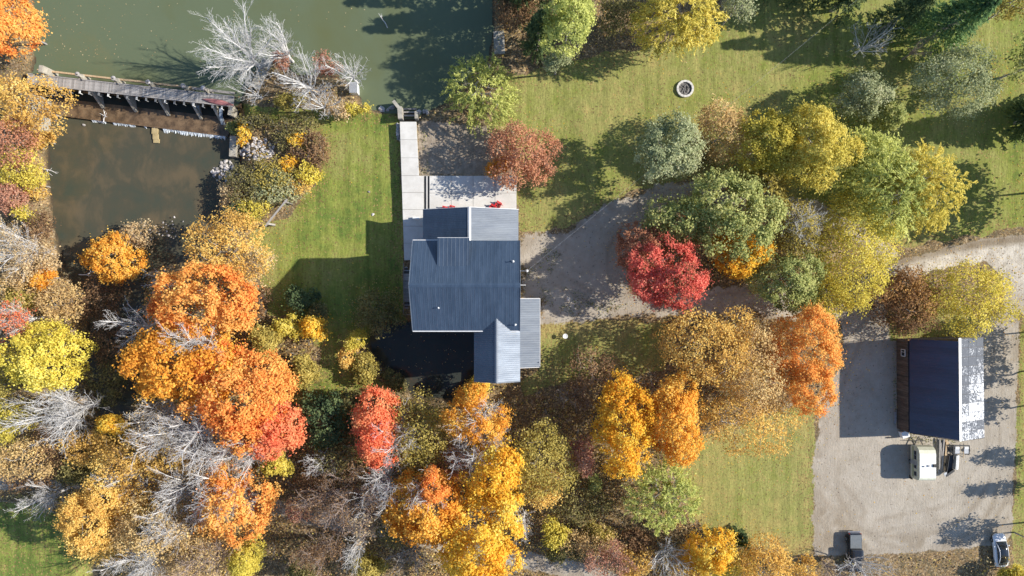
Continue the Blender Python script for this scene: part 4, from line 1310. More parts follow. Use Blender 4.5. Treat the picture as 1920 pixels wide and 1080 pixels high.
for s in (-1, 1):
    b = MB(); b.tube([c0 + fw * y + sd * s * w + up * z for y, w, z in ((1.32, .72, .90), (.88, .66, 1.14), (.4, .60, 1.36), (-.1, .58, 1.415), (-.8, .60, 1.38), (-1.4, .66, 1.22), (-1.95, .74, .98))], .045, 6); b.build('roof_rail', M['car'], car, smooth=True)
    b = MB(); b.box(c0 + fw * .75 + sd * s * 1.0 + up * .98, (.2, .16, .13)); b.build('mirror', M['car'], car, bevel=.03)
    b = MB(); b.box(c0 + fw * 2.12 + sd * s * .62 + up * .66, (.30, .22, .1), -s * .35 - math.radians(4.5)); b.build('headlight', M['lamp_glass'], car, bevel=.02)
    b = MB(); b.box(c0 - fw * 2.24 + sd * s * .58 + up * .80, (.36, .12, .1)); b.build('tail_light', M['tail_red'], car, bevel=.02)
    for y in (-1.42, 1.42): wheel(car, c0 + fw * y + sd * s * .82 + up * .33, .33, .22, sd * s)
b = MB(); b.bar(c0 - sd * .62 - fw * .62 + up * 1.425, c0 + sd * .62 - fw * .62 + up * 1.425, .05, .02); b.build('roof_seam', M['black'], car)

# black pickup, nose to the south
cx, cy = P(1601, 1034.5, .6)
tk = thing('pickup_truck', 'black pickup truck with grey bed cover parked under bare branches', 'pickup truck', (cx, cy, 0))
c0 = Vector((cx, cy, ground_z(cx, cy))); fw = Vector((0, -1, 0)); sd = Vector((-1, 0, 0))
st = [(-2.65, .84, .55, 1.16), (-2.55, .90, .48, 1.20), (-.4, .92, .45, 1.20), (.2, .92, .42, 1.18), (1.3, .92, .42, 1.16), (2.2, .90, .45, 1.10), (2.55, .84, .48, 1.04), (2.66, .70, .55, .95)]
b = MB(); b.loft([superring(c0 + fw * y, fw, w, z0, z1, up, sd, 16, 6) for y, w, z0, z1 in st]); b.build('body', M['truck'], tk, smooth=False)
st = [(-.62, .80, 1.05, 1.80), (-.5, .82, 1.05, 1.86), (.55, .80, 1.05, 1.86), (.75, .79, 1.05, 1.80), (1.28, .80, 1.0, 1.18)]
b = MB(); b.loft([superring(c0 + fw * y, fw, w, z0, z1, up, sd, 16, 5) for y, w, z0, z1 in st]); b.build('cab', M['truck'], tk)
b = MB(); b.hexa([c0 + fw * 1.26 - sd * .68 + up * 1.21, c0 + fw * 1.26 + sd * .68 + up * 1.21, c0 + fw * .80 + sd * .64 + up * 1.79, c0 + fw * .80 - sd * .64 + up * 1.79, c0 + fw * 1.29 - sd * .68 + up * 1.23, c0 + fw * 1.29 + sd * .68 + up * 1.23, c0 + fw * .83 + sd * .64 + up * 1.81, c0 + fw * .83 - sd * .64 + up * 1.81]); b.build('windscreen', M['glass'], tk)
b = MB(); b.box(c0 - fw * 1.62 + up * 1.225, (1.60, 1.92, .05)); b.build('bed_cover', M['vinyl'], tk, bevel=.03)
b = MB(); b.bar(c0 - fw * 2.66 - sd * .6 + up * .9, c0 - fw * 2.66 + sd * .6 + up * .9, .04, .4); b.build('tailgate', M['truck'], tk)
for y, nm in ((-2.78, 'bumper'), (2.74, 'bumper')):
    b = MB(); b.box(c0 + fw * y + up * .6, (1.75, .16, .22)); b.build(nm, M['chrome'] if y < 0 else M['black'], tk, bevel=.03)
for s in (-1, 1):
    b = MB(); b.bar(c0 - fw * .45 + sd * s * .81 + up * 1.45, c0 + fw * .62 + sd * s * .81 + up * 1.45, .03, .5); b.build('side_window', M['glass'], tk)
    b = MB(); b.box(c0 + fw * .95 + sd * s * 1.03 + up * 1.28, (.2, .12, .22)); b.build('mirror', M['black'], tk, bevel=.02)
    b = MB(); b.box(c0 + fw * 2.62 + sd * s * .66 + up * .86, (.26, .1, .2)); b.build('headlight', M['lamp_glass'], tk, bevel=.02)
    b = MB(); b.box(c0 - fw * 2.63 + sd * s * .80 + up * .95, (.14, .08, .3)); b.build('tail_light', M['tail_red'], tk, bevel=.01)
    for y in (-1.75, 1.72):
        wheel(tk, c0 + fw * y + sd * s * .86 + up * .40, .40, .27, sd * s)
        b = MB(); b.tube([c0 + fw * (y + .52 * math.cos(a)) + sd * s * .95 + up * (.40 + .52 * math.sin(a)) for a in [math.pi * k / 8 for k in range(9)]], .06, 6); b.build('fender_flare', M['black'], tk)
b = MB(); b.tube([c0 + fw * .55 - sd * .55 + up * 1.9, c0 + fw * .55 + sd * .55 + up * 1.9], .05, 6); b.build('light_bar', M['black'], tk)

# travel trailer
xl, xr = P(1724, 0, 2.65)[0], P(1755, 0, 2.65)[0]; yt, yb = P(0, 838, 2.6)[1], P(0, 902.5, 2.65)[1]
cv = thing('travel_trailer', 'old cream travel trailer with a white ribbed roof behind the barn', 'caravan', ((xl + xr) / 2, (yt + yb) / 2, 0))
prof = [(yb + .12, .55), (yb, .9), (yb - .0, 2.2), (yb + .22, 2.58), (yb + .6, 2.66), (yt - 1.0, 2.68), (yt - .45, 2.55), (yt - .1, 2.1), (yt, 1.5), (yt - .12, .8), (yt - .35, .55)]
b = MB(); b.loft([[Vector((x, y, z)) for y, z in prof] for x in (xl, xl + .05, xr - .05, xr)]); b.build('body', M['cream'], cv)
n = 12
for k in range(n):
    ya_, yb_ = yb + .45 + (yt - yb - 1.35) * k / n, yb + .45 + (yt - yb - 1.35) * (k + 1) / n
    b = MB(); b.box(((xl + xr) / 2, (ya_ + yb_) / 2, 2.685), (xr - xl - .02, abs(yb_ - ya_) - .03, .03)); b.build('roof_sheet', M['white'], cv, bevel=.01)
for py, z in ((849, 1.75), (857.5, 1.65), (874, 1.65), (888, 1.7)):
    yy = P(0, py, 1.7)[1]
    b = MB()
    for s in (-1, 1): b.box((xl - .02, yy + s * .3, 1.72), (.06, .05, .58)); b.box((xl - .02, yy, 1.72 + s * .27), (.06, .62, .05))
    wf = b.build('window', M['steel'], cv)
    b = MB(); b.box((xl - .012, yy, 1.72), (.03, .54, .48)); b.build('pane', M['glass'], wf)
b = MB(); b.box((xl - .015, P(0, 866, 1.2)[1], 1.35), (.03, .62, 1.55)); b.build('door', M['steel'], cv)
b = MB(); b.box((xl - .014, (yt + yb) / 2, 1.15), (.02, (yt - yb) - .5, .28)); b.build('side_stripe', worn('olive_stripe', (.26, .29, .15, 1), (.32, .35, .2, 1), 3, .5, bump=0), cv)
for px, py, s in ((1753, 873.5, .42), (1742, 874, .24), (1733, 875, .18)):
    b = MB(); b.box((*P(px, py, 2.8), 2.78), (s, s, .16)); b.build('roof_vent', M['black'] if s > .3 else M['steel'], cv, bevel=.02)
for s in (xl + .1, xr - .1): wheel(cv, (s, (yt + yb) / 2 - .2, .34), .34, .2, (-1 if s < (xl + xr) / 2 else 1, 0, 0))
b = MB(); b.bar((xl + .45, yt - .4, .55), ((xl + xr) / 2, yt + 1.0, .5), .08, .1); b.bar((xr - .45, yt - .4, .55), ((xl + xr) / 2, yt + 1.0, .5), .08, .1); b.build('hitch', M['black'], cv)
b = MB(); b.bar((xl - .35, yt + .42, .5), (xl + 2.2, yt + .38, .5), .07, .08); b.build('tow_bar', M['wood_dark'], cv)
for x in (xl + .15, xr - .1):
    b = MB(); b.box((x, yb - .05, .35), (.1, .5, .7)); b.build('jack', M['rubber'], cv)

# lumber
lum = thing('lumber_pile', 'stack of long grey and tan boards leaning beside the travel trailer', 'lumber', (*P(1766, 852), 0))
for k, (xa_, xb_, ya_, yb_, mt) in enumerate(((1757, 1757.5, 822, 884, 'wood_grey'), (1759.5, 1760, 822, 889, 'wood_grey'), (1762.5, 1761.5, 824, 880, 'wood_grey'), (1765, 1763.5, 824, 878, 'wood_dark'), (1767.5, 1764.5, 823, 884, 'wood_grey'), (1770.5, 1766.5, 824, 880, 'wood_grey'), (1772.5, 1769, 824, 872, 'wood_tan'), (1775.5, 1770.5, 824, 882, 'wood_tan'), (1777.5, 1773.5, 829, 860, 'wood_tan'), (1764, 1768, 830, 886, 'wood_grey'))):
    z = .14 + (k % 3) * .12 + (.22 if k in (7, 9) else 0)
    b = MB(); b.bar(P3(xa_, ya_, z), P3(xb_, yb_, z), .2, .07); b.build('board', M[mt], lum)
for py in (838, 868):
    b = MB(); b.bar(P3(1756, py, .05), P3(1775, py, .05), .12, .10); b.build('bearer', M['wood_dark'], lum)

# open box trailer, half in the barn's shade
tr = thing('utility_trailer', 'open flat trailer with pale side panel and dark bed beside the lumber', 'trailer', (*P(1779, 874), 0))
q = [P3(1777.5, 854, .55), P3(1788.5, 853, .55), P3(1786.5, 879, .55), P3(1772.5, 888, .55)]
b = MB(); b.prism([(p.x, p.y) for p in q], .42, .52); b.build('bed', M['plywood'], tr)
b = MB(); b.hexa([q[1] + Vector((.0, 0, 0)), q[2] + Vector((.0, 0, 0)), q[2] + Vector((.45, .05, -.05)), q[1] + Vector((.45, .05, -.05)), q[1] + Vector((.08, 0, .5)), q[2] + Vector((.08, 0, .5)), q[2] + Vector((.5, .05, .42)), q[1] + Vector((.5, .05, .42))]); b.build('side_panel', M['steel'], tr)
b = MB(); b.bar(q[1] + Vector((.28, 0, .48)), q[2] + Vector((.28, 0, .48)), .12, .05); b.build('top_rail', M['white'], tr)
b = MB(); b.bar(q[2] + Vector((0, -.1, .12)), q[3] + Vector((-.1, -.25, .12)), .3, .5); b.build('tailgate', M['black'], tr)
b = MB(); b.bar(q[3] + Vector((.05, .1, .3)), q[3] + Vector((-.35, -.1, .3)), .5, .1); b.build('corner_plate', M['steel'], tr)
for a, c in ((q[0], q[3]),):
    b = MB(); b.bar(a + Vector((0, 0, .2)), c + Vector((0, 0, .2)), .06, .3); b.build('side_panel', M['black'], tr)
for s in (q[1].lerp(q[2], .5) + Vector((.62, 0, -.22)), q[0].lerp(q[3], .5) + Vector((-.2, 0, -.22))): wheel(tr, s, .3, .2, (1, 0, 0))
b = MB(); b.bar(q[0].lerp(q[1], .5), q[0].lerp(q[1], .5) + Vector((-.4, 1.2, -.05)), .08, .08); b.build('drawbar', M['black'], tr)

# small farm implement with two pale hoppers in a black frame
im = thing('farm_implement', 'small implement with two pale hoppers in a black frame behind the barn', 'implement', (*P(1803, 843), 0))
I = lambda u, v, z: P3(1740 + u / 12.0, 815 + v / 12.0, z)
b = MB()
b.bar(I(570, 240, .95), I(935, 250, .95), .16, .1); b.bar(I(930, 250, .9), I(925, 440, .85), .1, .1); b.bar(I(575, 240, .9), I(580, 440, .85), .16, .1)
b.bar(I(575, 430, .8), I(780, 495, .7), .1, .1); b.bar(I(840, 440, .8), I(930, 440, .8), .14, .1)
for u in (720, 805): b.bar(I(u, 200, 1.0), I(u, 360, .9), .05, .06)
for u, v in ((580, 250), (925, 255), (580, 440), (920, 440)): b.bar(I(u, v, 0), I(u, v, .9), .09, .09, (0, 1, 0))
b.build('frame', M['black'], im)
for u0, u1 in ((610, 712), (815, 915)):
    b = MB()
    tq_ = [I(u0, 270, .95), I(u1, 270, .95), I(u1, 425, .9), I(u0, 425, .9)]; cq = (tq_[0] + tq_[2]) / 2
    b.hexa([cq + (p - cq) * .35 - Vector((0, 0, .65)) for p in tq_] + tq_)
    ho = b.build('hopper', M['steel'], im)
    b = MB(); b.hexa([tq_[0] + Vector((.04, -.04, .01)), tq_[1] + Vector((-.04, -.04, .01)), tq_[1].lerp(tq_[2], .33) + Vector((-.04, 0, .01)), tq_[0].lerp(tq_[3], .33) + Vector((.04, 0, .01)), tq_[0] + Vector((.04, -.04, .05)), tq_[1] + Vector((-.04, -.04, .05)), tq_[1].lerp(tq_[2], .33) + Vector((-.04, 0, .05)), tq_[0].lerp(tq_[3], .33) + Vector((.04, 0, .05))]); b.build('hopper_lid', M['white'], ho)
b = MB(); b.tube([I(790, 380, .9), I(800, 440, .75), I(790, 520, .4)], .06, 6); b.build('hitch', M['wood_tan'], im)
for u in (590, 915): wheel(im, I(u, 345, .28), .28, .16, (-1 if u < 700 else 1, 0, 0))
# white tank and planks at the barn's south-west corner
x, y = P(1696, 814, .5)
bt = MB(); bt.box((x, y, .4), (1.0, .9, .8), .3)
single(bt, 'appliance', M['white'], 'old white appliance left in the weeds at the barn corner', 'appliance', (x, y, 0))
b = MB(); b.bar(P3(1663, 821, .1), P3(1676, 820, .35), .16, .08)
single(b, 'loose_post', M['wood_dark'], 'dark post lying on the gravel at the barn shadow corner', 'post', P3(1668, 821, .1))
b = MB(); b.bar(P3(1678, 794, .1), P3(1678.5, 772, .1), .3, .16)
single(b, 'scrap_metal', M['steel'], 'strip of scrap metal lying along the foot of the barn wall', 'scrap metal', P3(1678, 784, .1))


# ------------------------------------------------------------------ trees and shrubs
LEAFCOUNT = [0]


def unit(v): return v / np.maximum(np.linalg.norm(v, axis=-1, keepdims=True), 1e-9)


def leaf_mesh(name, pos, nrm, size, aspect, tint, mat, longdir=None, rng=RNG):
    n = len(pos)
    LEAFCOUNT[0] += n
    ref = rng.normal(size=(n, 3)) if longdir is None else longdir
    u = unit(ref - nrm * (ref * nrm).sum(1, keepdims=True))
    v = np.cross(nrm, u)
    s = size[:, None]; a = aspect if np.isscalar(aspect) else aspect[:, None]
    fold = nrm * s * .18
    V = np.stack([pos + u * s, pos + v * s * a + fold, pos - u * s, pos - v * s * a + fold], 1).reshape(-1, 3)
    F = np.arange(4 * n).reshape(n, 4)
    me = np_mesh(name, V, F, mat)
    at = me.attributes.new('tint', 'FLOAT', 'POINT'); at.data.foreach_set('value', np.repeat(np.clip(tint, 0, 1), 4).astype(np.float32))
    return me


def lobes(rng, n=7):
    d = unit(rng.normal(size=(n, 3)) * [1, 1, .6]); a = rng.uniform(-.30, .26, n)
    return lambda q: 1 + (np.clip(q @ d.T, 0, 1) ** 3 @ a)


def dome(rng, n, rx, ry, rz, lo=-.35, inner=.62, lumps=None):
    """Points and outward directions through the outer part of an uneven crown made of several lumps."""
    rm = (rx + ry) / 2
    K = lumps if lumps is not None else int(np.clip(rm * 2.1, 3 if rm > .9 else 1, 9))
    if K <= 2:
        q = unit(rng.normal(size=(n * 3, 3)))
        q = q[q[:, 2] > lo][:n]
        r = (inner + (1 - inner) * rng.random(len(q)) ** .5) * lobes(rng)(q)
        return q * r[:, None] * [rx, ry, rz], q
    an = rng.uniform(0, 6.28) + np.arange(K) * 2 * np.pi / (K - 1) + rng.normal(size=K) * .25
    rad = rng.uniform(.46, .70, K); rad[0] = .08
    C = np.stack([np.cos(an) * rx * rad, np.sin(an) * ry * rad, rng.uniform(-.28, .22, K) * rz], 1); C[0, 2] = rz * .22
    sr = np.clip(1.02 - rad + rng.normal(size=K) * .08, .30, .56); sr[0] = .60
    R = sr[:, None] * np.array([rx, ry, rz * 1.25])
    out, dirs = [], []
    w = sr ** 2 / (sr ** 2).sum()
    got = 0
    for it in range(6):
        k = rng.choice(K, n * 2, p=w)
        q = unit(rng.normal(size=(n * 2, 3)))
        r = (inner + (1 - inner) * rng.random(len(q)) ** .5) * lobes(rng)(q)
        p = C[k] + q * r[:, None] * R[k]
        deep = np.zeros(len(p), bool)
        for j in range(K):
            deep |= (k != j) & ((((p - C[j]) / R[j]) ** 2).sum(1) < .5)
        ok = ~deep & (p[:, 2] > lo * rz)
        out.append(p[ok]); dirs.append(q[ok]); got += ok.sum()
        if got >= n: break
    P_, Q_ = np.concatenate(out)[:n], np.concatenate(dirs)[:n]
    return P_, unit(Q_ + unit(P_ / [rx, ry, rz]) * .35)


def hue(rng, pts, scale):
    """A slow drift of leaf colour through a crown, 0..1."""
    d = unit(rng.normal(size=(3, 3))); ph = rng.uniform(0, 6.28, 3)
    v = sum(np.sin(pts @ d[i] * (1.6 + 1.1 * i) / scale + ph[i]) for i in range(3)) / 3
    return np.clip(.5 + .62 * v + rng.normal(size=len(pts)) * .16, 0, 1)


def limbs(rng, f0, c, rx, ry, rz, h, r0, fine, levels=3):
    """Ascending limbs with forward-raked side branches and twigs, as a leafless tree has them."""
    segs = []

    def branch(a, d, L, r, lev):
        n = max(2, int(2 + L / 1.3)) if lev < 1 else 2 if lev < 2 else 1
        p = a; q = [a]
        for i in range(n):
            d = unit(d + rng.normal(size=3) * (.07 + .03 * lev) + [0, 0, .05])
            e = p + d * L / n
            ra = r * (1 - .62 * i / n); rb = r * (1 - .62 * (i + 1) / n)
            segs.append((p, e, max(ra, fine), max(rb, fine * .7))); p = e; q.append(e)
        if lev >= levels: return
        m = (max(5, int(L * 2.0)), max(3, int(L * 2.4)), 1 + (rng.random() < .75))[min(lev, 2)]
        ph = rng.uniform(0, 6.28)
        for k in range(m):
            t = .20 + .78 * (k + rng.uniform(.2, .8)) / m
            x = t * n; i = min(int(x), n - 1); st = q[i] + (q[i + 1] - q[i]) * (x - i)
            dd = unit(q[i + 1] - q[i])
            u = unit(np.cross(dd, rng.normal(size=3))); v = np.cross(dd, u)
            az = ph + k * 2.4
            ang = rng.uniform(.45, .80)
            nd = unit(dd * math.cos(ang) + (u * math.cos(az) + v * math.sin(az)) * math.sin(ang) + [0, 0, .12])
            branch(st, nd, L * rng.uniform(.30, .48) * (1.12 - .55 * t), r * (.30 if lev == 0 else .42) * (1.1 - .4 * t), lev + 1)

    n = int(np.clip(4 + (rx + ry) * .75, 5, 12))
    a0 = rng.uniform(0, 6.28)
    for k in range(n):
        az = a0 + k * 2 * math.pi / n * 1.0 + rng.normal() * .22
        el = rng.uniform(-.15, .85) if k % 3 else rng.uniform(.7, 1.3)
        tip = c + np.array([math.cos(az) * math.cos(el) * rx, math.sin(az) * math.cos(el) * ry, math.sin(el) * rz]) * rng.uniform(.80, 1.02)
        s = f0 * [1, 1, rng.uniform(.72, 1.25)]
        d = tip - s
        branch(s, unit(d), np.linalg.norm(d), r0 * rng.uniform(.42, .72), 0)
    return segs


def grow(start, pts, rt, rng, bend=.0, ex=.45, frac=.42):
    """Branches from start that reach every point of pts: one limb that keeps splitting in two."""
    segs = []
    stack = [(np.asarray(start, float), np.asarray(pts, float))]
    while stack:
        a, p = stack.pop()
        n = len(p)
        r0 = rt * n ** ex
        if n == 1:
            b = p[0]; m = (a + b) / 2 + rng.normal(size=3) * bend * np.linalg.norm(b - a)
            segs.append((a, m, r0, r0 * .85)); segs.append((m, b, r0 * .85, r0 * .5)); continue
        c = p.mean(0); d = c - a
        L = np.linalg.norm(d)
        b = a + d * rng.uniform(frac - .08, frac + .1) + rng.normal(size=3) * bend * L
        m = (a + b) / 2 + rng.normal(size=3) * bend * .5 * L
        segs.append((a, m, r0, r0 * .94)); segs.append((m, b, r0 * .94, r0 * .86))
        ax = p[rng.integers(n)] - p[rng.integers(n)]
        q = p - b
        qn = unit(q)
        i = rng.integers(n); j = int(np.argmin(qn @ qn[i])); k = int(np.argmin(qn @ qn[j]))
        side = (qn @ qn[j]) > (qn @ qn[k])
        if side.all() or not side.any(): side = np.arange(n) % 2 == 0
        stack.append((b, p[side])); stack.append((b, p[~side]))
    return segs


def tubes(name, segs, mat, k=3):
    A = np.array([s[0] for s in segs]); B = np.array([s[1] for s in segs])
    ra = np.array([s[2] for s in segs])[:, None, None]; rb = np.array([s[3] for s in segs])[:, None, None]
    d = unit(B - A)
    ref = np.where(np.abs(d[:, 2:]) < .9, [[0, 0, 1.]], [[1., 0, 0]])
    u = unit(np.cross(d, ref)); v = np.cross(d, u)
    an = np.arange(k) * 2 * np.pi / k
    ring = u[:, None] * np.cos(an)[None, :, None] + v[:, None] * np.sin(an)[None, :, None]
    V = np.concatenate([A[:, None] - d[:, None] * ra * .3 + ring * ra, B[:, None] + d[:, None] * rb * .3 + ring * rb], 1)
    i = np.arange(k); j = (i + 1) % k
    f = np.stack([i, j, j + k, i + k], -1)
    F = (np.arange(len(segs)) * 2 * k)[:, None, None] + f[None]
    return np_mesh(name, V.reshape(-1, 3), F.reshape(-1, 4), mat)


def twigs(rng, segs, tips, length, n, r, spread=.55):
    """Short twigs that leave every branch tip."""
    ends = [(s[0], s[1]) for s in segs if s[3] <= s[2] * .6]
    out = []
    for a, b in ends:
        d = unit(b - a)
        for _ in range(n):
            e = unit(d + rng.normal(size=3) * spread + [0, 0, .15]) * length * rng.uniform(.5, 1.1)
            st = a + (b - a) * rng.uniform(.35, 1)
            out.append((st, st + e, r, r * .55))
    return out


def plant(kind, px, py, rx, ry, h, pal, label, group=None, bark='grey', dens=1.0, name=None, cat='tree', seed=None, tint=(0, 1), over=None, low=None, leaf=1.0):
    """One tree or shrub whose crown the photograph shows centred on px, py with half-widths rx, ry (in photo pixels)."""
    seed = seed or abs(int(px * 7 + py * 131))
    rng = np.random.default_rng(seed)
    zg = -1.0
    for _ in range(3):
        shr = kind == 'shrub'
        rz_ = .5 * h if shr else min(.40 * h, 1.5 * (rx + ry) / 2 / S)
        if kind == 'conifer': rz_ = .48 * h
        zc = zg + (.52 * h if shr else h - rz_)
        bx, by = P(px, py, zc)
        zg = max(ground_z(bx, by), -2.35)
    k = (HC - zc) / HC / S
    gf = 1.10 if kind in ('maple', 'fine') and rx > 34 else 1.0
    rx, ry, rz = rx * k * gf, ry * k * gf, rz_
    rm = (rx + ry) / 2
    root = thing(name or {'maple': 'maple_tree', 'fine': 'tree', 'bare': 'bare_tree', 'willow': 'willow_tree', 'conifer': 'conifer_tree', 'shrub': 'shrub'}[kind], label, cat, (bx, by, zg - .05), group)
    c = np.array([0, 0, zc - zg + .05])
    bm = BARK[bark]

    def part(nm, me): link_mesh(nm, me, root)

    area = 2 * np.pi * (rx * ry + rx * rz + ry * rz) / 3
    if kind == 'bare':
        hf = max(c[2] - rz * .95, .10 * h)
        f0 = np.array([rng.normal() * .12, rng.normal() * .12, hf])
        r0 = .010 * h + .018 * rm
        lv = 3 if rm > 1.6 else 2
        segs = limbs(rng, f0, c, rx, ry, rz, h, r0, .0105, lv)
        tr = [(np.zeros(3), f0 * [.6, .6, .5], r0 * 1.35, r0 * 1.15), (f0 * [.6, .6, .5], f0 * [1, 1, 1.25], r0 * 1.15, r0 * .8)]
        part('trunk', tubes('trunk', tr + [q for q in segs if q[2] > .045], bm, 5))
        part('crown', tubes('crown', [q for q in segs if q[2] <= .045], bm, 3))
        pts = np.array([q[1] for q in segs if q[2] <= .02])
        if over:   # a few leaves still hanging on
            pal2, cov = over
            b = pts[rng.integers(0, len(pts), int(min(len(pts), area * 2.6) * cov))]
            P_ = np.repeat(b, 7, 0) + rng.normal(size=(len(b) * 7, 3)) * .28
            part('leaves', leaf_mesh('leaves', P_, unit(rng.normal(size=P_.shape) + [0, 0, .6]), rng.uniform(.07, .14, len(P_)), .75, rng.random(len(P_)), LEAF[pal2], rng=rng))
        return root

    if kind in ('maple', 'shrub'):
        rc0 = np.clip(.085 * rm + .20, .28, .58) * leaf
        n = int(np.clip(area / (np.pi * rc0 ** 2) * 1.75 * dens, 12, 520))
        pts, q = dome(rng, n, rx * .93, ry * .93, rz * .93, -.45 if kind == 'maple' else -.25, .55)
        gap = hue(rng, pts, max(.7, rm * .30)) < .20
        pts, q = pts[~gap], q[~gap]
        n = len(pts)
        ci = tint[0] + (tint[1] - tint[0]) * hue(rng, pts, max(.8, rm * .45))
        rc = rc0 * rng.uniform(.65, 1.3, n)
        s0 = (.160 if kind == 'maple' else .140) * leaf * (1 if rm > 2 else .85)
        m = np.maximum(8, (2 * np.pi * rc ** 2 * 1.25 / (2 * s0 * s0 * .72))).astype(int)
        low_ = q[:, 2] < -.05
        m[low_] = m[low_] // 3 + 3
        idx = np.repeat(np.arange(n), m)
        d = unit(rng.normal(size=(len(idx), 3)))
        flip = ((d * q[idx]).sum(1) < -.35); d[flip] *= -1
        rr = rng.random(len(idx)) ** .45 * (1 + .42 * np.abs(rng.normal(size=len(idx))))
        pos = pts[idx] + d * (rc[idx] * rr)[:, None] * [1, 1, .8] + c
        fz = rng.random(len(idx)) < .16
        pos = pos + np.where(fz[:, None], rng.normal(size=pos.shape) * rc0 * .95, 0)
        nrm = unit(d * .62 + q[idx] * .32 + rng.normal(size=d.shape) * .55 + [.30, 0, .38])
        tn = ci[idx] * .72 + .28 * rng.random(len(idx))
        part('crown', leaf_mesh('crown', pos, nrm, s0 * rng.uniform(.65, 1.25, len(idx)), .72, tn, LEAF[pal], rng=rng))
        tg = pts[rng.permutation(n)[:min(n, 60)]] * .93 + c
    elif kind == 'fine':
        n = int(np.clip(area * 3.5 * dens, 60, 1100))
        pts, q = dome(rng, n, rx, ry, rz, -.4, .5)
        n = len(pts)
        ci = tint[0] + (tint[1] - tint[0]) * hue(rng, pts, max(.8, rm * .45))
        m = rng.integers(9, 16, n)
        idx = np.repeat(np.arange(n), m)
        sp = np.clip(.07 * rm + .12, .18, .36)
        pos = pts[idx] + rng.normal(size=(len(idx), 3)) * sp * [1, 1, .7] + c
        nrm = unit(q[idx] * .4 + rng.normal(size=(len(idx), 3)) * .65 + [.35, 0, .55])
        tn = ci[idx] * .7 + .3 * rng.random(len(idx))
        part('crown', leaf_mesh('crown', pos, nrm, .13 * leaf * rng.uniform(.6, 1.35, len(idx)), .7, tn, LEAF[pal], rng=rng))
        tg = pts[:min(n, 100)] + c
    elif kind in ('willow', 'conifer'):
        if kind == 'willow':
            n = int(np.clip(area * 2.6 * dens, 60, 950))
            pts, q = dome(rng, n, rx * .80, ry * .80, rz * .86, -.5, .45)
            n = len(pts)
            out = unit(q * [1, 1, .35] + rng.normal(size=q.shape) * .35)
            L = np.clip(.30 * rm, .8, 1.9) * rng.uniform(.6, 1.25, n); droop = .50; lw, asp, m = .24, .33, 13
        else:
            n = int(np.clip(area * 3.6 * dens, 80, 720))
            t = rng.random(n) ** .8; zz = (-rz + 2 * rz * t)
            ang = rng.random(n) * 2 * np.pi; rad = (1.02 - t) ** .85; rr_ = rng.uniform(.3, 1.0, n) ** .5
            q = np.stack([np.cos(ang), np.sin(ang), np.zeros(n)], 1)
            pts = np.stack([np.cos(ang) * rx * rad * .55 * rr_, np.sin(ang) * ry * rad * .55 * rr_, zz], 1)
            out = unit(q + rng.normal(size=q.shape) * .22 + [0, 0, .1])
            L = rad * rm * .48 * rng.uniform(.7, 1.15, n) + .25; droop = .32; lw, asp, m = .22, .42, 14
        ci = tint[0] + (tint[1] - tint[0]) * hue(rng, pts, max(.8, rm * .45))
        idx = np.repeat(np.arange(n), m); t = np.tile(np.linspace(0.05, 1, m), n)
        o = out[idx]; Lr = L[idx]
        pos = pts[idx] + o * (Lr * t)[:, None]
        pos[:, 2] -= droop * Lr * t ** 2
        tan = unit(o - np.stack([np.zeros(len(t)), np.zeros(len(t)), 2 * droop * t], 1))
        sd = unit(np.cross(tan, [0, 0, 1.0])) * np.where(np.arange(len(t)) % 2, 1, -1)[:, None]
        ld = unit(tan + sd * rng.uniform(.15, .9, len(t))[:, None] + rng.normal(size=tan.shape) * .2)
        pos = pos + ld * lw * .6 + c + rng.normal(size=pos.shape) * .05
        nrm = unit(np.cross(ld, sd) * np.where(np.arange(len(t)) % 2, 1, -1)[:, None] * .6 + q[idx] * .25 + rng.normal(size=pos.shape) * .3 + [.12, 0, .8])
        tn = ci[idx] * .55 + .25 * t + .2 * rng.random(len(idx))
        part('crown', leaf_mesh('crown', pos, nrm, lw * leaf * rng.uniform(.7, 1.3, len(t)), asp, tn, LEAF[pal], longdir=ld, rng=rng))
        tg = pts[:min(n, 70)] * .9 + c
    hf = max(.10 * h, c[2] - rz * (.8 if kind != 'shrub' else 1.0) + (0 if kind != 'shrub' else .05))
    if kind == 'conifer':
        segs = [(np.zeros(3), np.array([0, 0, h * .5]), .02 * h, .012 * h), (np.array([0, 0, h * .5]), np.array([0, 0, h * .97]), .012 * h, .02)]
        for p in tg: segs.append((np.array([0, 0, min(max(p[2], .3), h * .95)]), p, .03, .015))
        part('trunk', tubes('trunk', segs, bm, 5))
    else:
        f0 = np.array([rng.normal() * .1, rng.normal() * .1, hf])
        segs = grow(f0, tg, .023 if kind != 'fine' else .015, rng, .05, .45)
        r0 = min(segs[0][2], .035 * h + .02)
        segs += [(np.zeros(3), f0 * .5, r0 * 1.4, r0 * 1.15), (f0 * .5, f0, r0 * 1.15, r0)]
        if kind == 'maple' and rm > 2:
            segs += twigs(rng, segs, tg, .9, 2, .011)
        if kind == 'fine':
            segs += twigs(rng, segs, tg, .7, 1, .013)
        part('trunk', tubes('trunk', segs, bm, 3))
    return root


PLANTS = []


def T(*a, **k): PLANTS.append((a, k))


W_ = 'autumn trees in the wood along the river'
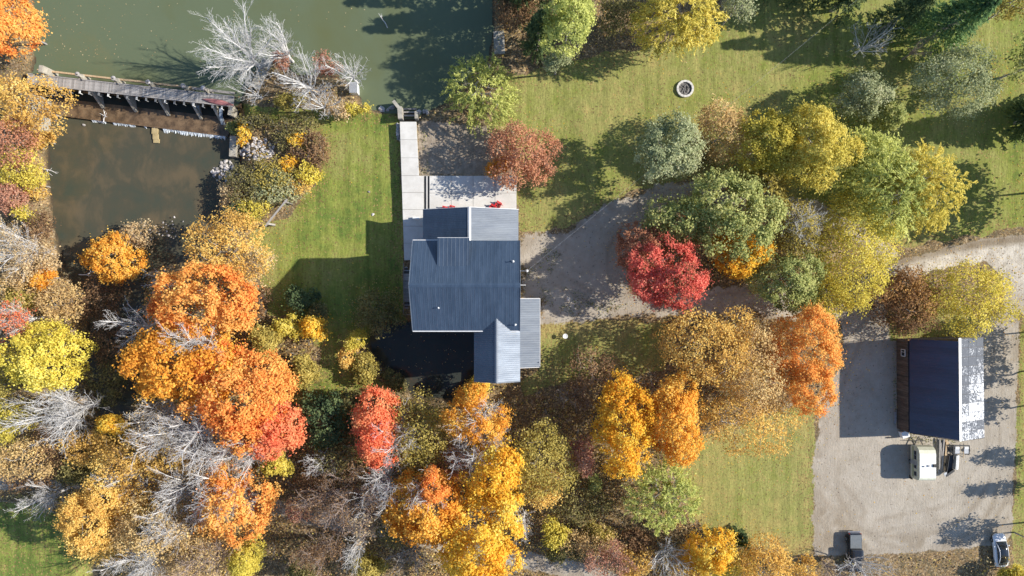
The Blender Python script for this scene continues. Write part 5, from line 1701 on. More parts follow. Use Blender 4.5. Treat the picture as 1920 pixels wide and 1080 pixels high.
# --- west bank, from the pond down
T('maple', 6, 40, 56, 58, 15, 'orange', 'bright orange maple hanging over the pond shore above the walkway end', W_)
T('fine', 52, 196, 62, 46, 12, 'tan_gold', 'golden-tan tree at the west end of the timber walkway', W_)
T('fine', 22, 262, 42, 42, 10, 'rust', 'rusty thin-leaved tree below the walkway on the west bank', W_)
T('shrub', 80, 262, 26, 17, 5, 'tan_gold', 'small golden bush reaching over the river from the west bank', None, cat='shrub')
T('fine', 38, 318, 46, 38, 7, 'yellow', 'yellow bush among rusty scrub on the west river bank', None, cat='shrub', dens=1.5)
T('fine', 66, 345, 26, 30, 5, 'tan_gold', 'golden brush overhanging the pool beside the yellow bush', None, cat='shrub', dens=1.3)
T('fine', 18, 368, 34, 30, 5.5, 'dusty_pink', 'salmon-coloured bush on the west bank opposite the pool', None, cat='shrub', dens=1.6, tint=(.4, 1))
T('fine', 47, 397, 24, 24, 4.5, 'yellow', 'small lime-yellow bush on the west bank beside the salmon bush', None, cat='shrub')
T('fine', 72, 430, 28, 44, 5, 'brown', 'mauve-brown scrub edging the pool on the west bank', None, 'brown', cat='shrub')
T('bare', 30, 470, 70, 58, 12, None, 'bare pale tree with scattered straw leaves on the west bank', W_, 'pale', over=('straw', 1.0), dens=.8)
T('fine', 55, 492, 50, 36, 7, 'straw', 'straw-coloured thicket under the bare tree on the west bank', None, cat='shrub')
T('shrub', 86, 521, 26, 22, 5, 'amber', 'small orange-yellow bush at the bend of the river', None, cat='shrub')
T('shrub', 46, 560, 32, 26, 5, 'olive_gold', 'olive bush between the orange bush and a red-twigged bare tree', None, cat='shrub')
T('fine', 112, 567, 42, 40, 8, 'tan', 'dusty tan tree by the narrow river bend', W_)
T('bare', 22, 598, 56, 45, 11, None, 'bare tree with white limbs and a few red leaves', W_, 'pale', over=('coral', 1.2))
T('fine', 20, 545, 40, 36, 6, 'tan', 'tan scrub at the west edge above the red-leaved bare tree', None, cat='shrub')
T('maple', 84, 666, 70, 58, 14, 'lime', 'lime-yellow maple standing alone among brown woods on the west bank', W_, leaf=.9)
T('fine', 8, 700, 32, 50, 8, 'olive_gold', 'dull gold tree at the west edge beside the lime maple', W_)
# --- pool south end
T('maple', 212, 484, 58, 42, 7, 'amber', 'two-toned amber tree on the bank where the pool narrows', W_, leaf=.8)
T('fine', 256, 445, 38, 30, 4, 'straw', 'straw-pale brush standing in the shallow end of the pool', None, cat='shrub')
T('fine', 432, 466, 72, 64, 10, 'tan_gold', 'golden-tan tree at the southeast corner of the pool', W_)
T('fine', 470, 500, 40, 40, 5, 'straw', 'straw-tan bush beside the golden tree and west lawn', None, cat='shrub')
T('bare', 306, 528, 40, 36, 7, None, 'low bare grey bush behind the straw-coloured brush', None, 'pale', cat='shrub', name='bare_shrub')
T('bare', 250, 610, 65, 47, 10, None, 'bare grey tree leaning over the dark narrow stream', W_, 'pale', dens=.8)
T('fine', 190, 560, 50, 40, 4, 'brown', 'brown leafless thicket on the stream bank', None, 'brown', cat='shrub')
T('fine', 205, 640, 44, 40, 3.5, 'brown', 'dark brown thicket below the leaning bare tree', None, 'brown', cat='shrub')
T('fine', 205, 720, 36, 44, 3.5, 'olive', 'dark olive thicket in the stream gully', None, 'brown', cat='shrub')
T('maple', 385, 568, 104, 66, 15, 'orange', 'broad orange maple at the river bend, northernmost of the orange three', W_)
T('maple', 348, 678, 104, 70, 15.5, 'amber', 'amber-orange maple between the orange and the red-orange maples', W_, tint=(.0, .7))
T('maple', 452, 738, 116, 94, 16, 'red_orange', 'largest red-orange maple in the wood west of the mill', W_)
T('maple', 527, 800, 42, 50, 13, 'coral', 'flame-red maple crown at the east edge of the red-orange maple', W_, tint=(.2, .9))
T('shrub', 500, 640, 30, 34, 6, 'olive_gold', 'olive-gold bush tucked between the orange maples and the lawn', None, cat='shrub')
T('bare', 372, 648, 56, 29, 15.5, None, 'bare white limbs rising through the orange maples', W_, 'pale', dens=.35)
T('shrub', 481, 560, 28, 36, 5, 'brown', 'brown bush at the lawn edge beside the orange maple', None, cat='shrub')
# --- gully between lawn and woods
T('shrub', 541, 612, 30, 26, 4.5, 'yellow', 'yellow bush at the corner of the house shadow', None, cat='shrub')
T('shrub', 592, 612, 26, 34, 4.5, 'golden', 'gold-leaved bush beside the yellow one below the west lawn', None, cat='shrub', dens=.8)
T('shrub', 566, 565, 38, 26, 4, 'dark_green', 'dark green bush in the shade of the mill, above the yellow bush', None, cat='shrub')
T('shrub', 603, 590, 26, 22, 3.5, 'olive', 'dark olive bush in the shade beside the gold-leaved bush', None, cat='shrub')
T('fine', 712, 586, 48, 42, 5.5, 'olive', 'large dusky bush growing against the west gallery', None, 'brown', cat='shrub', dens=1.4)
T('shrub', 668, 638, 24, 20, 3.6, 'yellow', 'yellow-topped bush on the bank of the mill race', None, cat='shrub')
T('shrub', 686, 692, 28, 32, 3.2, 'olive_gold', 'low olive and gold bush spilling down the race bank', None, cat='shrub')
T('shrub', 652, 665, 22, 26, 3.0, 'tan_gold', 'tan bush between the yellow-topped and the spilling bush', None, cat='shrub')
T('shrub', 742, 712, 30, 22, 2.6, 'olive', 'dark low bush at the shaded foot of the race', None, cat='shrub')
T('shrub', 575, 695, 28, 38, 4.5, 'olive_gold', 'olive-gold bush beside the lawn gap, east of the red-orange maple', None, cat='shrub')
T('shrub', 520, 690, 30, 30, 4, 'brown', 'brown bush in the leaf-strewn gap east of the orange maples', None, cat='shrub', dens=.6)
# --- southwest wood
T('fine', 18, 790, 40, 42, 9, 'yellow', 'yellow-green tree at the west edge below the lime maple', W_)
T('bare', 112, 778, 103, 63, 14, None, 'great bare grey tree spreading below the lime maple', W_, 'pale', dens=1.2)
T('fine', 40, 860, 52, 40, 9, 'tan', 'tan tree at the west edge above the gravel trail', W_)
T('maple', 216, 792, 28, 24, 9, 'golden', 'small bright yellow maple beside the great bare tree', W_, leaf=.7)
T('shrub', 148, 868, 36, 38, 6, 'olive', 'olive bush above the gravel trail near the stream', None, cat='shrub')
T('fine', 262, 852, 82, 44, 11, 'tan_gold', 'wide golden-tan tree south of the amber maple', W_)
T('bare', 362, 826, 117, 70, 15, None, 'bare grey tree fanning out below the red-orange maple', W_, 'pale', dens=1.25)
T('bare', 462, 850, 62, 58, 14, None, 'bare grey tree under the flame-red crown', W_, 'pale')
T('bare', 240, 902, 70, 29, 9, None, 'thin bare tree over the gravel trail', W_, 'pale', dens=.8)
T('bare', 82, 935, 70, 36, 9, None, 'thin bare tree at the edge of the southwest lawn', W_, 'pale', dens=.8)
T('fine', 60, 895, 50, 22, 4, 'brown', 'brown brush along the trail at the west edge', None, 'brown', cat='shrub')
T('maple', 172, 968, 54, 68, 13, 'tan_gold', 'pale orange-gold maple beside the southwest lawn', W_, leaf=.75, tint=(.3, 1))
T('fine', 298, 985, 88, 58, 12, 'tan', 'thin tan tree between the orange-gold maple and the orange maple', W_)
T('bare', 352, 925, 70, 54, 13, None, 'bare grey tree leaning over the tan tree', W_, 'pale')
T('maple', 441, 944, 72, 68, 14, 'orange', 'orange maple with bare grey boughs in the southern wood', W_, dens=.85)
T('bare', 425, 925, 62, 62, 14.3, None, 'pale bare boughs standing in front of the southern orange maple', W_, 'pale', dens=.35)
T('bare', 262, 1056, 94, 45, 12, None, 'bare grey tree at the south edge below the tan tree', W_, 'pale', dens=1.1)
T('bare', 392, 1042, 79, 54, 12, None, 'bare tan-barked tree at the south edge', W_, 'pink', over=('tan', .8))
T('maple', 462, 1046, 34, 44, 10, 'yellow', 'yellow-green tree at the south edge by the dark glade', W_, leaf=.75)
T('fine', 215, 1035, 40, 30, 6, 'tan_gold', 'golden brush by the stream at the south edge', None, cat='shrub')
T('fine', 345, 885, 60, 36, 8, 'tan', 'tan undergrowth tree between the fanning bare trees', W_)
T('fine', 210, 830, 40, 30, 6, 'olive', 'dark olive brush south of the bright yellow maple', None, cat='shrub')
T('fine', 100, 840, 46, 34, 6, 'brown', 'brown brush under the great bare tree', None, 'brown', cat='shrub')
T('fine', 168, 842, 50, 36, 8.5, 'tan_gold', 'golden-tan tree between the great bare tree and the trail', W_, dens=1.2)
T('bare', 300, 790, 66, 44, 13, None, 'bare tree reaching west below the amber maple', W_, 'pale', over=('straw', .5))
T('fine', 395, 880, 54, 40, 9, 'straw', 'straw-pale tree among the bare ones north of the orange maple', W_, dens=1.1)
T('fine', 245, 935, 46, 36, 9, 'tan_gold', 'tan-gold tree just south of the trail', W_, dens=1.2)
T('bare', 330, 985, 64, 44, 13, None, 'bare tree standing in the thin tan tree', W_, 'pale', over=('straw', .6))
T('fine', 380, 1010, 56, 40, 8, 'tan', 'tan tree southwest of the southern orange maple', W_, dens=1.1)
T('fine', 330, 1062, 60, 28, 8, 'straw', 'straw-pale tree at the south edge among bare trees', W_)
T('bare', 690, 975, 48, 42, 11, None, 'bare grey tree above the trail beside the orange maple', W_, 'pink', over=('straw', .6))
T('fine', 600, 910, 46, 36, 6, 'brown', 'grey-brown brush tree west of the wide bare tree', W_, 'pink', dens=1.1)
T('fine', 668, 880, 50, 34, 6, 'tan', 'dull tan brush below the scarlet maple', W_, 'pink', dens=1.0)
T('fine', 836, 868, 44, 36, 7, 'rust', 'rusty brush between the orange-gold tree and the golden maple', W_, dens=1.0)
T('fine', 780, 862, 44, 36, 8, 'olive_gold', 'olive-gold brush below the scarlet maple and above the orange one', W_, dens=1.2)
T('fine', 1120, 1020, 60, 30, 6, 'tan', 'tan-pink brush north of the pinkish bare thicket', W_, 'pink', dens=1.2)
T('fine', 1195, 1055, 40, 30, 7, 'tan_gold', 'golden brush between the pinkish thicket and the silver bare tree', W_, dens=1.2)
T('fine', 1290, 1062, 50, 26, 7, 'tan_gold', 'tan-gold brush between the silver bare tree and the golden tree', W_, dens=1.2)
T('fine', 1370, 1062, 50, 30, 7, 'yellow', 'yellow brush at the south edge below the dark conifer', W_, dens=1.2)
T('fine', 955, 940, 30, 34, 7, 'olive_gold', 'olive brush on the east flank of the golden maple', W_, dens=1.2)
# --- south wood, below the mill
T('maple', 524, 868, 32, 26, 8, 'yellow', 'gold tree tucked below the flame-red crown', W_, leaf=.8)
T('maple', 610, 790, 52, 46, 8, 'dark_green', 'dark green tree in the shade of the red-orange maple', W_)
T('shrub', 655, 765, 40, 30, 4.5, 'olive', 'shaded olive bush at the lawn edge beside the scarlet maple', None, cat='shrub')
T('maple', 706, 806, 42, 70, 12, 'coral', 'tall scarlet maple south of the lawn', W_, leaf=.85)
T('fine', 790, 800, 48, 60, 10, 'olive_gold', 'olive-gold tree beside the scarlet maple', W_)
T('bare', 742, 822, 49, 56, 12.5, None, 'bare grey twigs crossing the scarlet maple', W_, 'pale', dens=.6)
T('maple', 893, 780, 64, 54, 13, 'amber', 'orange-gold tree with bare limbs below the south wing', W_, dens=.75, leaf=.75)
T('bare', 890, 800, 65, 65, 13.4, None, 'pale bare limbs standing through the orange-gold tree', W_, 'pale', dens=.35)
T('bare', 866, 858, 40, 36, 12, None, 'crooked bare tree below the orange-gold tree', W_, 'pale')
T('bare', 930, 824, 33, 36, 11, None, 'small bare tree east of the orange-gold tree', W_, 'pale')
T('shrub', 896, 722, 34, 18, 4.2, 'lime', 'bright yellow-green bush at the foot of the south wing', None, cat='shrub')
T('fine', 640, 850, 50, 40, 7, 'olive', 'olive tree in the hollow west of the scarlet maple', W_)
T('bare', 604, 872, 38, 29, 9, None, 'small bare tree in the hollow below the dark green tree', W_, 'pale')
T('bare', 640, 930, 94, 65, 13, None, 'wide bare tree with rusty leaf tips west of the big amber maple', W_, 'pink', over=('brown', 1.2), dens=1.25)
T('bare', 716, 910, 49, 56, 13, None, 'bare tree between the scarlet and the orange maple', W_, 'pale')
T('fine', 560, 960, 20, 24, 6, 'dusty_pink', 'small salmon tree beside the gravel trail', W_, dens=1.6, tint=(.4, 1))
T('bare', 604, 1032, 54, 54, 11, None, 'rusty-twigged bare tree just below the trail', W_, 'pink', over=('brown', 1.4), dens=1.3)
T('bare', 668, 1026, 33, 40, 10, None, 'slender bare tree south of the trail', W_, 'pale')
T('maple', 798, 948, 72, 72, 13, 'amber', 'orange maple with rusty top beside the big amber maple', W_, tint=(0, .75))
T('maple', 815, 912, 34, 36, 13.2, 'orange', 'rusty orange crown at the north side of the orange maple', W_, tint=(0, .6), leaf=.8)
T('bare', 802, 922, 45, 38, 14, None, 'bare boughs poking from the rusty orange crown', W_, 'pale', dens=.5)
T('maple', 920, 898, 60, 62, 14, 'golden', 'golden maple north of the biggest amber maple', W_)
T('maple', 902, 1024, 82, 72, 15, 'golden', 'biggest amber-yellow maple at the south edge of the wood', W_)
T('shrub', 688, 1062, 36, 28, 6, 'olive_gold', 'green-gold bush at the south edge beside the biggest maple', None, cat='shrub')
T('shrub', 572, 1072, 36, 18, 6, 'olive', 'olive bush at the south edge of the dark glade', None, cat='shrub')
T('bare', 770, 1045, 49, 40, 9, None, 'grey bare tree in the gap west of the biggest maple', W_, 'grey')
T('fine', 735, 985, 34, 40, 6, 'olive', 'dusky brush between the orange maple and the wide bare tree', None, 'brown', cat='shrub')
T('fine', 1014, 862, 62, 64, 11, 'olive_gold', 'olive-gold tree southeast of the mill', W_, dens=1.3)
T('fine', 1008, 915, 40, 36, 8, 'tan_gold', 'tan-gold tree below the olive-gold one', W_, dens=1.2)
T('fine', 1090, 854, 26, 36, 8, 'dusty_pink', 'dusty pink bush-like tree by the shaded glade', W_, dens=1.5)
T('shrub', 1114, 905, 17, 17, 4, 'green', 'small vivid green bush in the shaded hollow', None, cat='shrub')
T('fine', 1090, 945, 58, 32, 5, 'olive', 'brown-olive thicket in the hollow below the pink bush', None, 'brown', cat='shrub')
T('bare', 984, 984, 30, 42, 9, None, 'silvery bare bush at the east side of the biggest maple', None, 'pale', cat='shrub', name='bare_shrub', dens=1.5)
T('shrub', 1040, 1000, 34, 26, 5.5, 'yellow', 'yellow bush north of the trail in the south wood', None, cat='shrub')
T('shrub', 1122, 998, 32, 20, 5, 'olive_gold', 'lime-olive bush beside the yellow one in the south wood', None, cat='shrub')
T('bare', 1140, 1052, 58, 40, 9, None, 'pinkish bare thicket at the south edge', None, 'pink', over=('dusty_pink', 1.6), cat='shrub', name='bare_shrub', dens=1.3)
T('bare', 1252, 1048, 49, 47, 10, None, 'silver bare tree radiating at the south edge', W_, 'pale', dens=1.6)
T('shrub', 1060, 1030, 40, 22, 4, 'olive', 'dark olive bush beside the trail at the south edge', None, cat='shrub')
T('shrub', 1190, 1010, 40, 30, 5, 'brown', 'brown bush between the pinkish thicket and willow-green tree', None, cat='shrub', dens=.7)
T('maple', 1172, 792, 50, 88, 13, 'golden', 'amber maple on the glade, western of the pair', W_, leaf=.85, tint=(0, .7))
T('maple', 1262, 786, 56, 80, 13, 'amber', 'orange-amber maple on the glade, eastern of the pair', W_, leaf=.85, tint=(.1, .9))
T('willow', 1242, 936, 78, 70, 11, 'willow', 'feathery yellow-green tree at the edge of the southeast lawn', W_)
T('maple', 1334, 1034, 50, 54, 10, 'golden', 'golden tree at the southeast lawn edge', W_, leaf=.75, dens=.8)
T('fine', 1424, 1056, 52, 44, 10, 'tan_gold', 'gold fine-leaved tree at the south edge below the southeast lawn', W_, dens=1.3)
T('conifer', 1390, 1012, 16, 14, 5, 'dark_green', 'small dark conifer at the southeast lawn edge', W_)
T('fine', 1500, 1064, 36, 24, 7, 'tan_gold', 'golden bush at the south edge near the pickup', None, cat='shrub')
T('bare', 1625, 1068, 65, 36, 9, None, 'bare silvery tree overhanging the pickup', W_, 'pale', dens=1.2)
T('bare', 1570, 1075, 45, 27, 8, None, 'bare tan tree beside the pickup at the south edge', W_, 'pink')
T('shrub', 1895, 1074, 30, 16, 4, 'yellow', 'yellow bush at the south edge near the white car', None, cat='shrub')
# --- trees around the drive
D_ = 'trees on the island and lawn round the drive'
T('fine', 1118, 712, 58, 56, 7, 'brown', 'mauve-grey leafless thicket on the shaded lawn by the amber pair', None, 'pink', cat='shrub', dens=.8)
T('bare', 1085, 745, 48, 36, 6, None, 'grey bare bush in the shade south of the lean-to', None, 'grey', cat='shrub', name='bare_shrub', dens=1.2)
T('fine', 1345, 655, 100, 82, 13, 'tan_gold', 'huge tan-gold tree west of the parking ground', D_, dens=1.0)
T('fine', 1425, 690, 66, 80, 12.5, 'tan', 'straw-tan tree between the huge tan-gold tree and orange maple', D_, dens=1.1)
T('fine', 1396, 792, 92, 58, 11, 'tan_gold', 'thin tan tree overhanging the southeast lawn', D_, dens=.75)
T('maple', 1508, 668, 68, 92, 13, 'orange', 'orange maple beside the barn parking ground', D_, leaf=.8, tint=(.35, 1))
T('maple', 1250, 516, 71, 63, 13, 'scarlet', 'crimson red maple beside the drive', D_, leaf=.85)
T('maple', 1200, 470, 40, 54, 9, 'rust', 'dark rusty tree in the shade of the crimson maple', D_, leaf=.8, tint=(0, .6))  # separate dark crown; the maple's shaded side is put into its leaf colour
T('maple', 1278, 412, 54, 50, 11, 'green', 'green tree behind the crimson maple', D_)
T('maple', 1378, 402, 78, 78, 14, 'green', 'grey-green tree at the heart of the drive island', D_, tint=(.35, 1))
T('maple', 1388, 470, 60, 44, 11, 'golden', 'amber-gold tree under the grey-green tree of the island', D_, tint=(0, .6), leaf=.8)
T('maple', 1476, 522, 66, 54, 12, 'green', 'dark green tree at the south end of the island', D_, leaf=.85)
T('bare', 1496, 430, 34, 44, 12.4, None, 'grey bare-topped tree in the island greenery', D_, 'pale')
T('fine', 1490, 428, 44, 52, 11, 'olive_gold', 'olive-gold tree tangled with the grey bare-topped one', D_)
T('fine', 1598, 468, 66, 100, 12, 'yellow', 'long yellow-olive tree leaning over the drive fork', D_, dens=1.5)
T('fine', 1535, 552, 60, 34, 9, 'yellow', 'yellow-green bough tree over the drive, below the fork', D_, dens=1.4)
T('maple', 1530, 284, 78, 76, 14, 'golden_willow', 'big yellow tree north of the island', D_, leaf=.8, tint=(.25, 1))
T('maple', 1440, 268, 62, 64, 13, 'yellow', 'yellow-olive tree joined to the west side of the big yellow tree', D_, leaf=.75, tint=(0, .8))
T('fine', 1360, 250, 48, 56, 10, 'tan', 'tan tree beside the pale grey-green tree', D_, dens=1.5)
T('maple', 1256, 278, 58, 58, 13, 'grey_green', 'pale grey-green tree on the north lawn', D_, leaf=.9)
T('willow', 1665, 350, 78, 108, 14, 'willow', 'olive-green weeping tree, largest beside the east lawn', D_, dens=1.2)
T('willow', 1738, 350, 58, 88, 13.5, 'golden_willow', 'yellow weeping tree facing the east lawn', D_, dens=1.2, tint=(.2, 1))
T('willow', 1630, 290, 52, 60, 12, 'willow', 'olive weeping tree between the two big yellow ones', D_)
T('fine', 1700, 568, 68, 60, 7.5, 'copper', 'copper-brown tree just north of the barn', D_, dens=2.0)
T('fine', 1822, 558, 82, 68, 9, 'yellow', 'thin yellow tree northeast of the barn', D_, dens=1.25)
T('willow', 1430, 350, 60, 44, 10, 'olive_gold', 'olive tree between the island and the big yellow tree', D_)
T('fine', 1320, 300, 30, 30, 6, 'olive', 'dusky undergrowth tree south of the tan-gold one', D_, 'brown')
# --- north edge
N_ = 'trees along the north lawn'
T('maple', 1068, 42, 46, 56, 16, 'willow', 'lime-green tall tree near the east pond shore', N_, leaf=.8)
T('maple', 1046, 112, 26, 24, 9, 'grey_green', 'grey-green small tree at the foot of the lime-green one', N_, leaf=.75)
T('conifer', 1010, 60, 34, 40, 13, 'dark_green', 'dark conifer in shade between pond and lime-green tree', N_)
T('conifer', 975, -18, 36, 36, 14, 'dark_green', 'dark conifer at the top edge by the pond', N_)
T('fine', 965, 22, 42, 40, 7, 'brown', 'dark brown brush at the shaded east pond shore', None, 'brown', cat='shrub')
T('shrub', 985, 8, 26, 16, 6, 'straw', 'pale tan tree top at the top edge near the pond', None, cat='shrub')
T('willow', 1272, 38, 92, 60, 14, 'golden_willow', 'golden weeping tree at the top edge of the north lawn', N_, dens=1.3)
T('fine', 1160, 30, 44, 36, 8, 'olive', 'dusky thin tree between the lime-green and golden trees', N_, 'brown')
T('fine', 1385, 8, 34, 28, 12, 'grey_green', 'pale green tree at the top edge beside the golden one', N_)
T('bare', 1638, 76, 52, 46, 8, None, 'white bare tree on the shaded north lawn', N_, 'pale', dens=1.3)
T('conifer', 1800, 36, 70, 62, 15, 'pine', 'broad green pine at the top edge', N_)
T('conifer', 1712, 14, 42, 42, 15, 'dark_green', 'dark conifer next to the broad green pine', N_)
T('conifer', 1618, -32, 42, 40, 17, 'dark_green', 'tall dark conifer at the top edge above the white bare tree', N_)
T('bare', 1725, 92, 30, 34, 7, None, 'small brown bare tree below the dark conifers', N_, 'pink')
T('fine', 1800, 156, 70, 62, 11, 'grey_green', 'grey-green rounded tree on the northeast lawn', N_, dens=1.7)
T('maple', 1616, 182, 46, 44, 9, 'grey_green', 'grey-green tree with dense shade, nearer the big yellow trees', N_, leaf=.8)
T('maple', 1660, 218, 36, 24, 7, 'green', 'green and yellow bush above the weeping trees', N_, leaf=.8, tint=(.3, 1))
T('fine', 1900, 10, 40, 26, 8, 'olive_gold', 'olive tree in the northeast corner', N_)
T('willow', 904, 172, 72, 74, 6.6, 'willow', 'yellow-green weeping willow at the head of the patio yard', N_, dens=1.2)
T('fine', 985, 296, 62, 58, 8.5, 'rust', 'rust-orange tree at the patio corner', N_, dens=1.7)
T('fine', 948, 252, 32, 26, 3.5, 'straw', 'pale tan shrub between the willow and the rust-orange tree', None, cat='shrub')
T('shrub', 935, 312, 26, 24, 4, 'amber', 'amber bush in the shade beside the rust-orange tree', None, cat='shrub', leaf=.8, tint=(0, .5))
# --- the spit between pond and river
S_ = 'bare trees on the spit by the dam'
T('bare', 448, 92, 70, 83, 14, None, 'tall white bare tree reaching over the pond by the dam', S_, 'pale', dens=.9)
T('bare', 518, 84, 45, 51, 12, None, 'upright bare tree with dense twigs behind the concrete pier', S_, 'pale')
T('bare', 570, 150, 61, 70, 9, None, 'broad grey bare tree in the middle of the spit', S_, 'pale', dens=1.2)
T('bare', 655, 135, 56, 38, 9, None, 'bare tree with curling pale limbs near the white box shed', S_, 'pale')
T('bare', 600, 192, 61, 40, 7, None, 'bare twiggy tree dropping towards the west lawn', S_, 'pale', dens=1.2)
T('bare', 470, 168, 49, 31, 7, None, 'low bare tree at the east end of the walkway', S_, 'pale', dens=.7)
T('fine', 612, 124, 32, 26, 6, 'dusty_pink', 'russet bush between the bare trees, nearer the white box', None, 'pink', cat='shrub', dens=.8, tint=(0, .8))
T('fine', 530, 112, 22, 20, 5, 'dusty_pink', 'russet bush behind the concrete pier', None, 'pink', cat='shrub', dens=.7, tint=(0, .8))
T('shrub', 668, 204, 30, 10, 2.2, 'yellow', 'yellow-orange low bush on the pond bank below the white box', None, cat='shrub')
T('shrub', 540, 190, 34, 16, 2.5, 'olive_gold', 'low olive bush at the foot of the bare trees', None, cat='shrub')
T('fine', 632, 208, 26, 20, 3, 'straw', 'dry straw-coloured bush below the bare twiggy tree', None, cat='shrub')
B_ = None
T('fine', 552, 250, 40, 30, 2.3, 'olive', 'grey-olive bush at the top of the lawn thicket', B_, cat='shrub', dens=1.8)
T('fine', 578, 285, 36, 39, 2.3, 'brown', 'brown twiggy bush on the lawn side of the thicket', B_, cat='shrub', dens=1.8)
T('fine', 555, 262, 20, 18, 2.6, 'golden', 'golden tuft near the top of the lawn thicket', B_, cat='shrub', dens=1.8)
T('fine', 540, 308, 20, 16, 2.4, 'golden', 'amber tuft in the centre of the lawn thicket', B_, cat='shrub', dens=1.8)
T('fine', 575, 328, 27, 32, 2.4, 'lime', 'lime-yellow bush at the lawn side of the thicket', B_, cat='shrub', dens=1.8)
T('fine', 562, 348, 23, 20, 2.2, 'tan_gold', 'tan bush with yellow edge at the low end of the thicket', B_, cat='shrub', dens=1.8)
T('fine', 512, 332, 42, 34, 2.4, 'olive_gold', 'broad sage-olive bush in the lawn thicket', B_, cat='shrub', tint=(0, .7), dens=1.8)
T('fine', 520, 352, 48, 34, 2.2, 'grey_green', 'grey-green bush below the broad sage bush', B_, cat='shrub', dens=1.8)
T('fine', 470, 345, 39, 36, 2.3, 'olive', 'dark olive bush with red leaves nearest the river heap', B_, cat='shrub', dens=1.8)
T('fine', 478, 396, 32, 29, 2.4, 'yellow', 'round yellow-green bush beside the swing frame', B_, cat='shrub', tint=(0, .8), dens=1.8)
T('fine', 432, 370, 24, 46, 2.3, 'straw', 'tall straw-coloured grass bush on the river bank', B_, cat='shrub', dens=1.4)
T('fine', 458, 250, 20, 23, 2.2, 'golden', 'amber tuft behind the east abutment of the dam', B_, cat='shrub', dens=1.8)
T('fine', 440, 240, 13, 18, 1.8, 'green', 'small green bush clinging to the abutment', B_, cat='shrub', dens=1.8)
T('fine', 476, 228, 34, 18, 1.9, 'olive', 'shaded olive bush above the riprap', B_, cat='shrub', dens=1.8)
T('fine', 450, 395, 25, 25, 1.9, 'dark_green', 'dark bush between the straw grass and the round bush', B_, cat='shrub', dens=1.8)
# --- beyond the frame, known by their shadows
O_ = 'trees beyond the east edge, known by their shadows'
for px, py, r, h in ((2004, 348, 74, 12), (1985, 205, 48, 15), (2040, 190, 50, 15), (1960, 110, 50, 14)):
    T('conifer' if h == 15 else 'maple', px, py, r, r, h, 'dark_green' if h == 15 else 'green', 'tree standing outside the east edge of the photograph, throwing shade on the lawn', O_, dens=.9, leaf=1.3)
for kd, px, py, rx, ry, h, dn in (('fine', 2010, 628, 62, 40, 11, 1.3), ('shrub', 2006, 702, 44, 34, 10, .45), ('shrub', 2000, 768, 34, 30, 9, .5), ('shrub', 1990, 862, 36, 16, 7, .45), ('shrub', 2004, 924, 34, 20, 8, .4), ('fine', 1978, 1004, 44, 18, 8.5, .8), ('fine', 1950, 1022, 24, 16, 7, .7)):
    T(kd, px, py, rx, ry, h, 'olive_gold', 'tall bush standing outside the east edge of the photograph, throwing shade on the gravel', O_ + ' on the gravel', dens=dn, cat='shrub')
Q_ = 'trees beyond the top edge, known by their shadows'
for px, py, r, h in ((1040, -45, 46, 16), (960, -80, 50, 15), (1560, -55, 50, 16), (1480, -70, 50, 15)):
    T('conifer', px, py, r, r, h, 'dark_green', 'conifer standing outside the top edge of the photograph', Q_, dens=.9)


for a, k in PLANTS: plant(*a, **k)

# dead branch standing in the pond
x, y = P(722, 42, .5)
rng = np.random.default_rng(5)
sg = grow(np.array([0, 0, 0.]), np.array([[-.7, .9, 1.0], [-.5, 1.1, 1.3], [-.9, 1.3, .9], [-.3, .8, 1.6], [-.6, 1.0, .8]]) * [1, 1, .8], .03, rng, .06)
o = link_mesh('dead_branch', tubes('dead_branch', sg + [(np.array([.3, -.9, -1.0]), np.zeros(3), .07, .06)], BARK['pale'], 5)); o.location = (x, y, -.2); ORIGIN[o.name] = Vector((x, y, 0))
tag(o, 'bleached dead branch sticking out of the open pond', 'branch')
for px, py, L_, an, lab, z in ((168, 513, 3.0, .1, 'bleached log lying at the dark stream mouth', -2.1), (197, 218, 1.7, 1.3, 'bleached driftwood caught on the weir crest', -1.7), (95, 322, 2.6, -.35, 'thin dead branch reaching over the pool from the west bank', -1.6), (235, 685, 3.2, .5, 'pale dead limb lying in the stream gully', -1.6)):
    x, y = P(px, py, z)
    tg = np.array([[L_, .3, .3], [L_ * .8, -.4, .5], [L_ * .9, .1, .1], [L_ * .6, .6, .4], [L_ * .5, -.5, .3]]); ca_, sa_ = math.cos(an), math.sin(an)
    tg = np.stack([tg[:, 0] * ca_ - tg[:, 1] * sa_, tg[:, 0] * sa_ + tg[:, 1] * ca_, tg[:, 2]], 1) - np.array([L_ * .5 * ca_, L_ * .5 * sa_, 0])
    o = link_mesh('driftwood', tubes('driftwood', grow(np.array([-L_ * .5 * ca_, -L_ * .5 * sa_, 0.]), tg, .045, rng, .05), BARK['pale'], 5)); o.location = (x, y, z)
    tag(o, lab, 'driftwood')


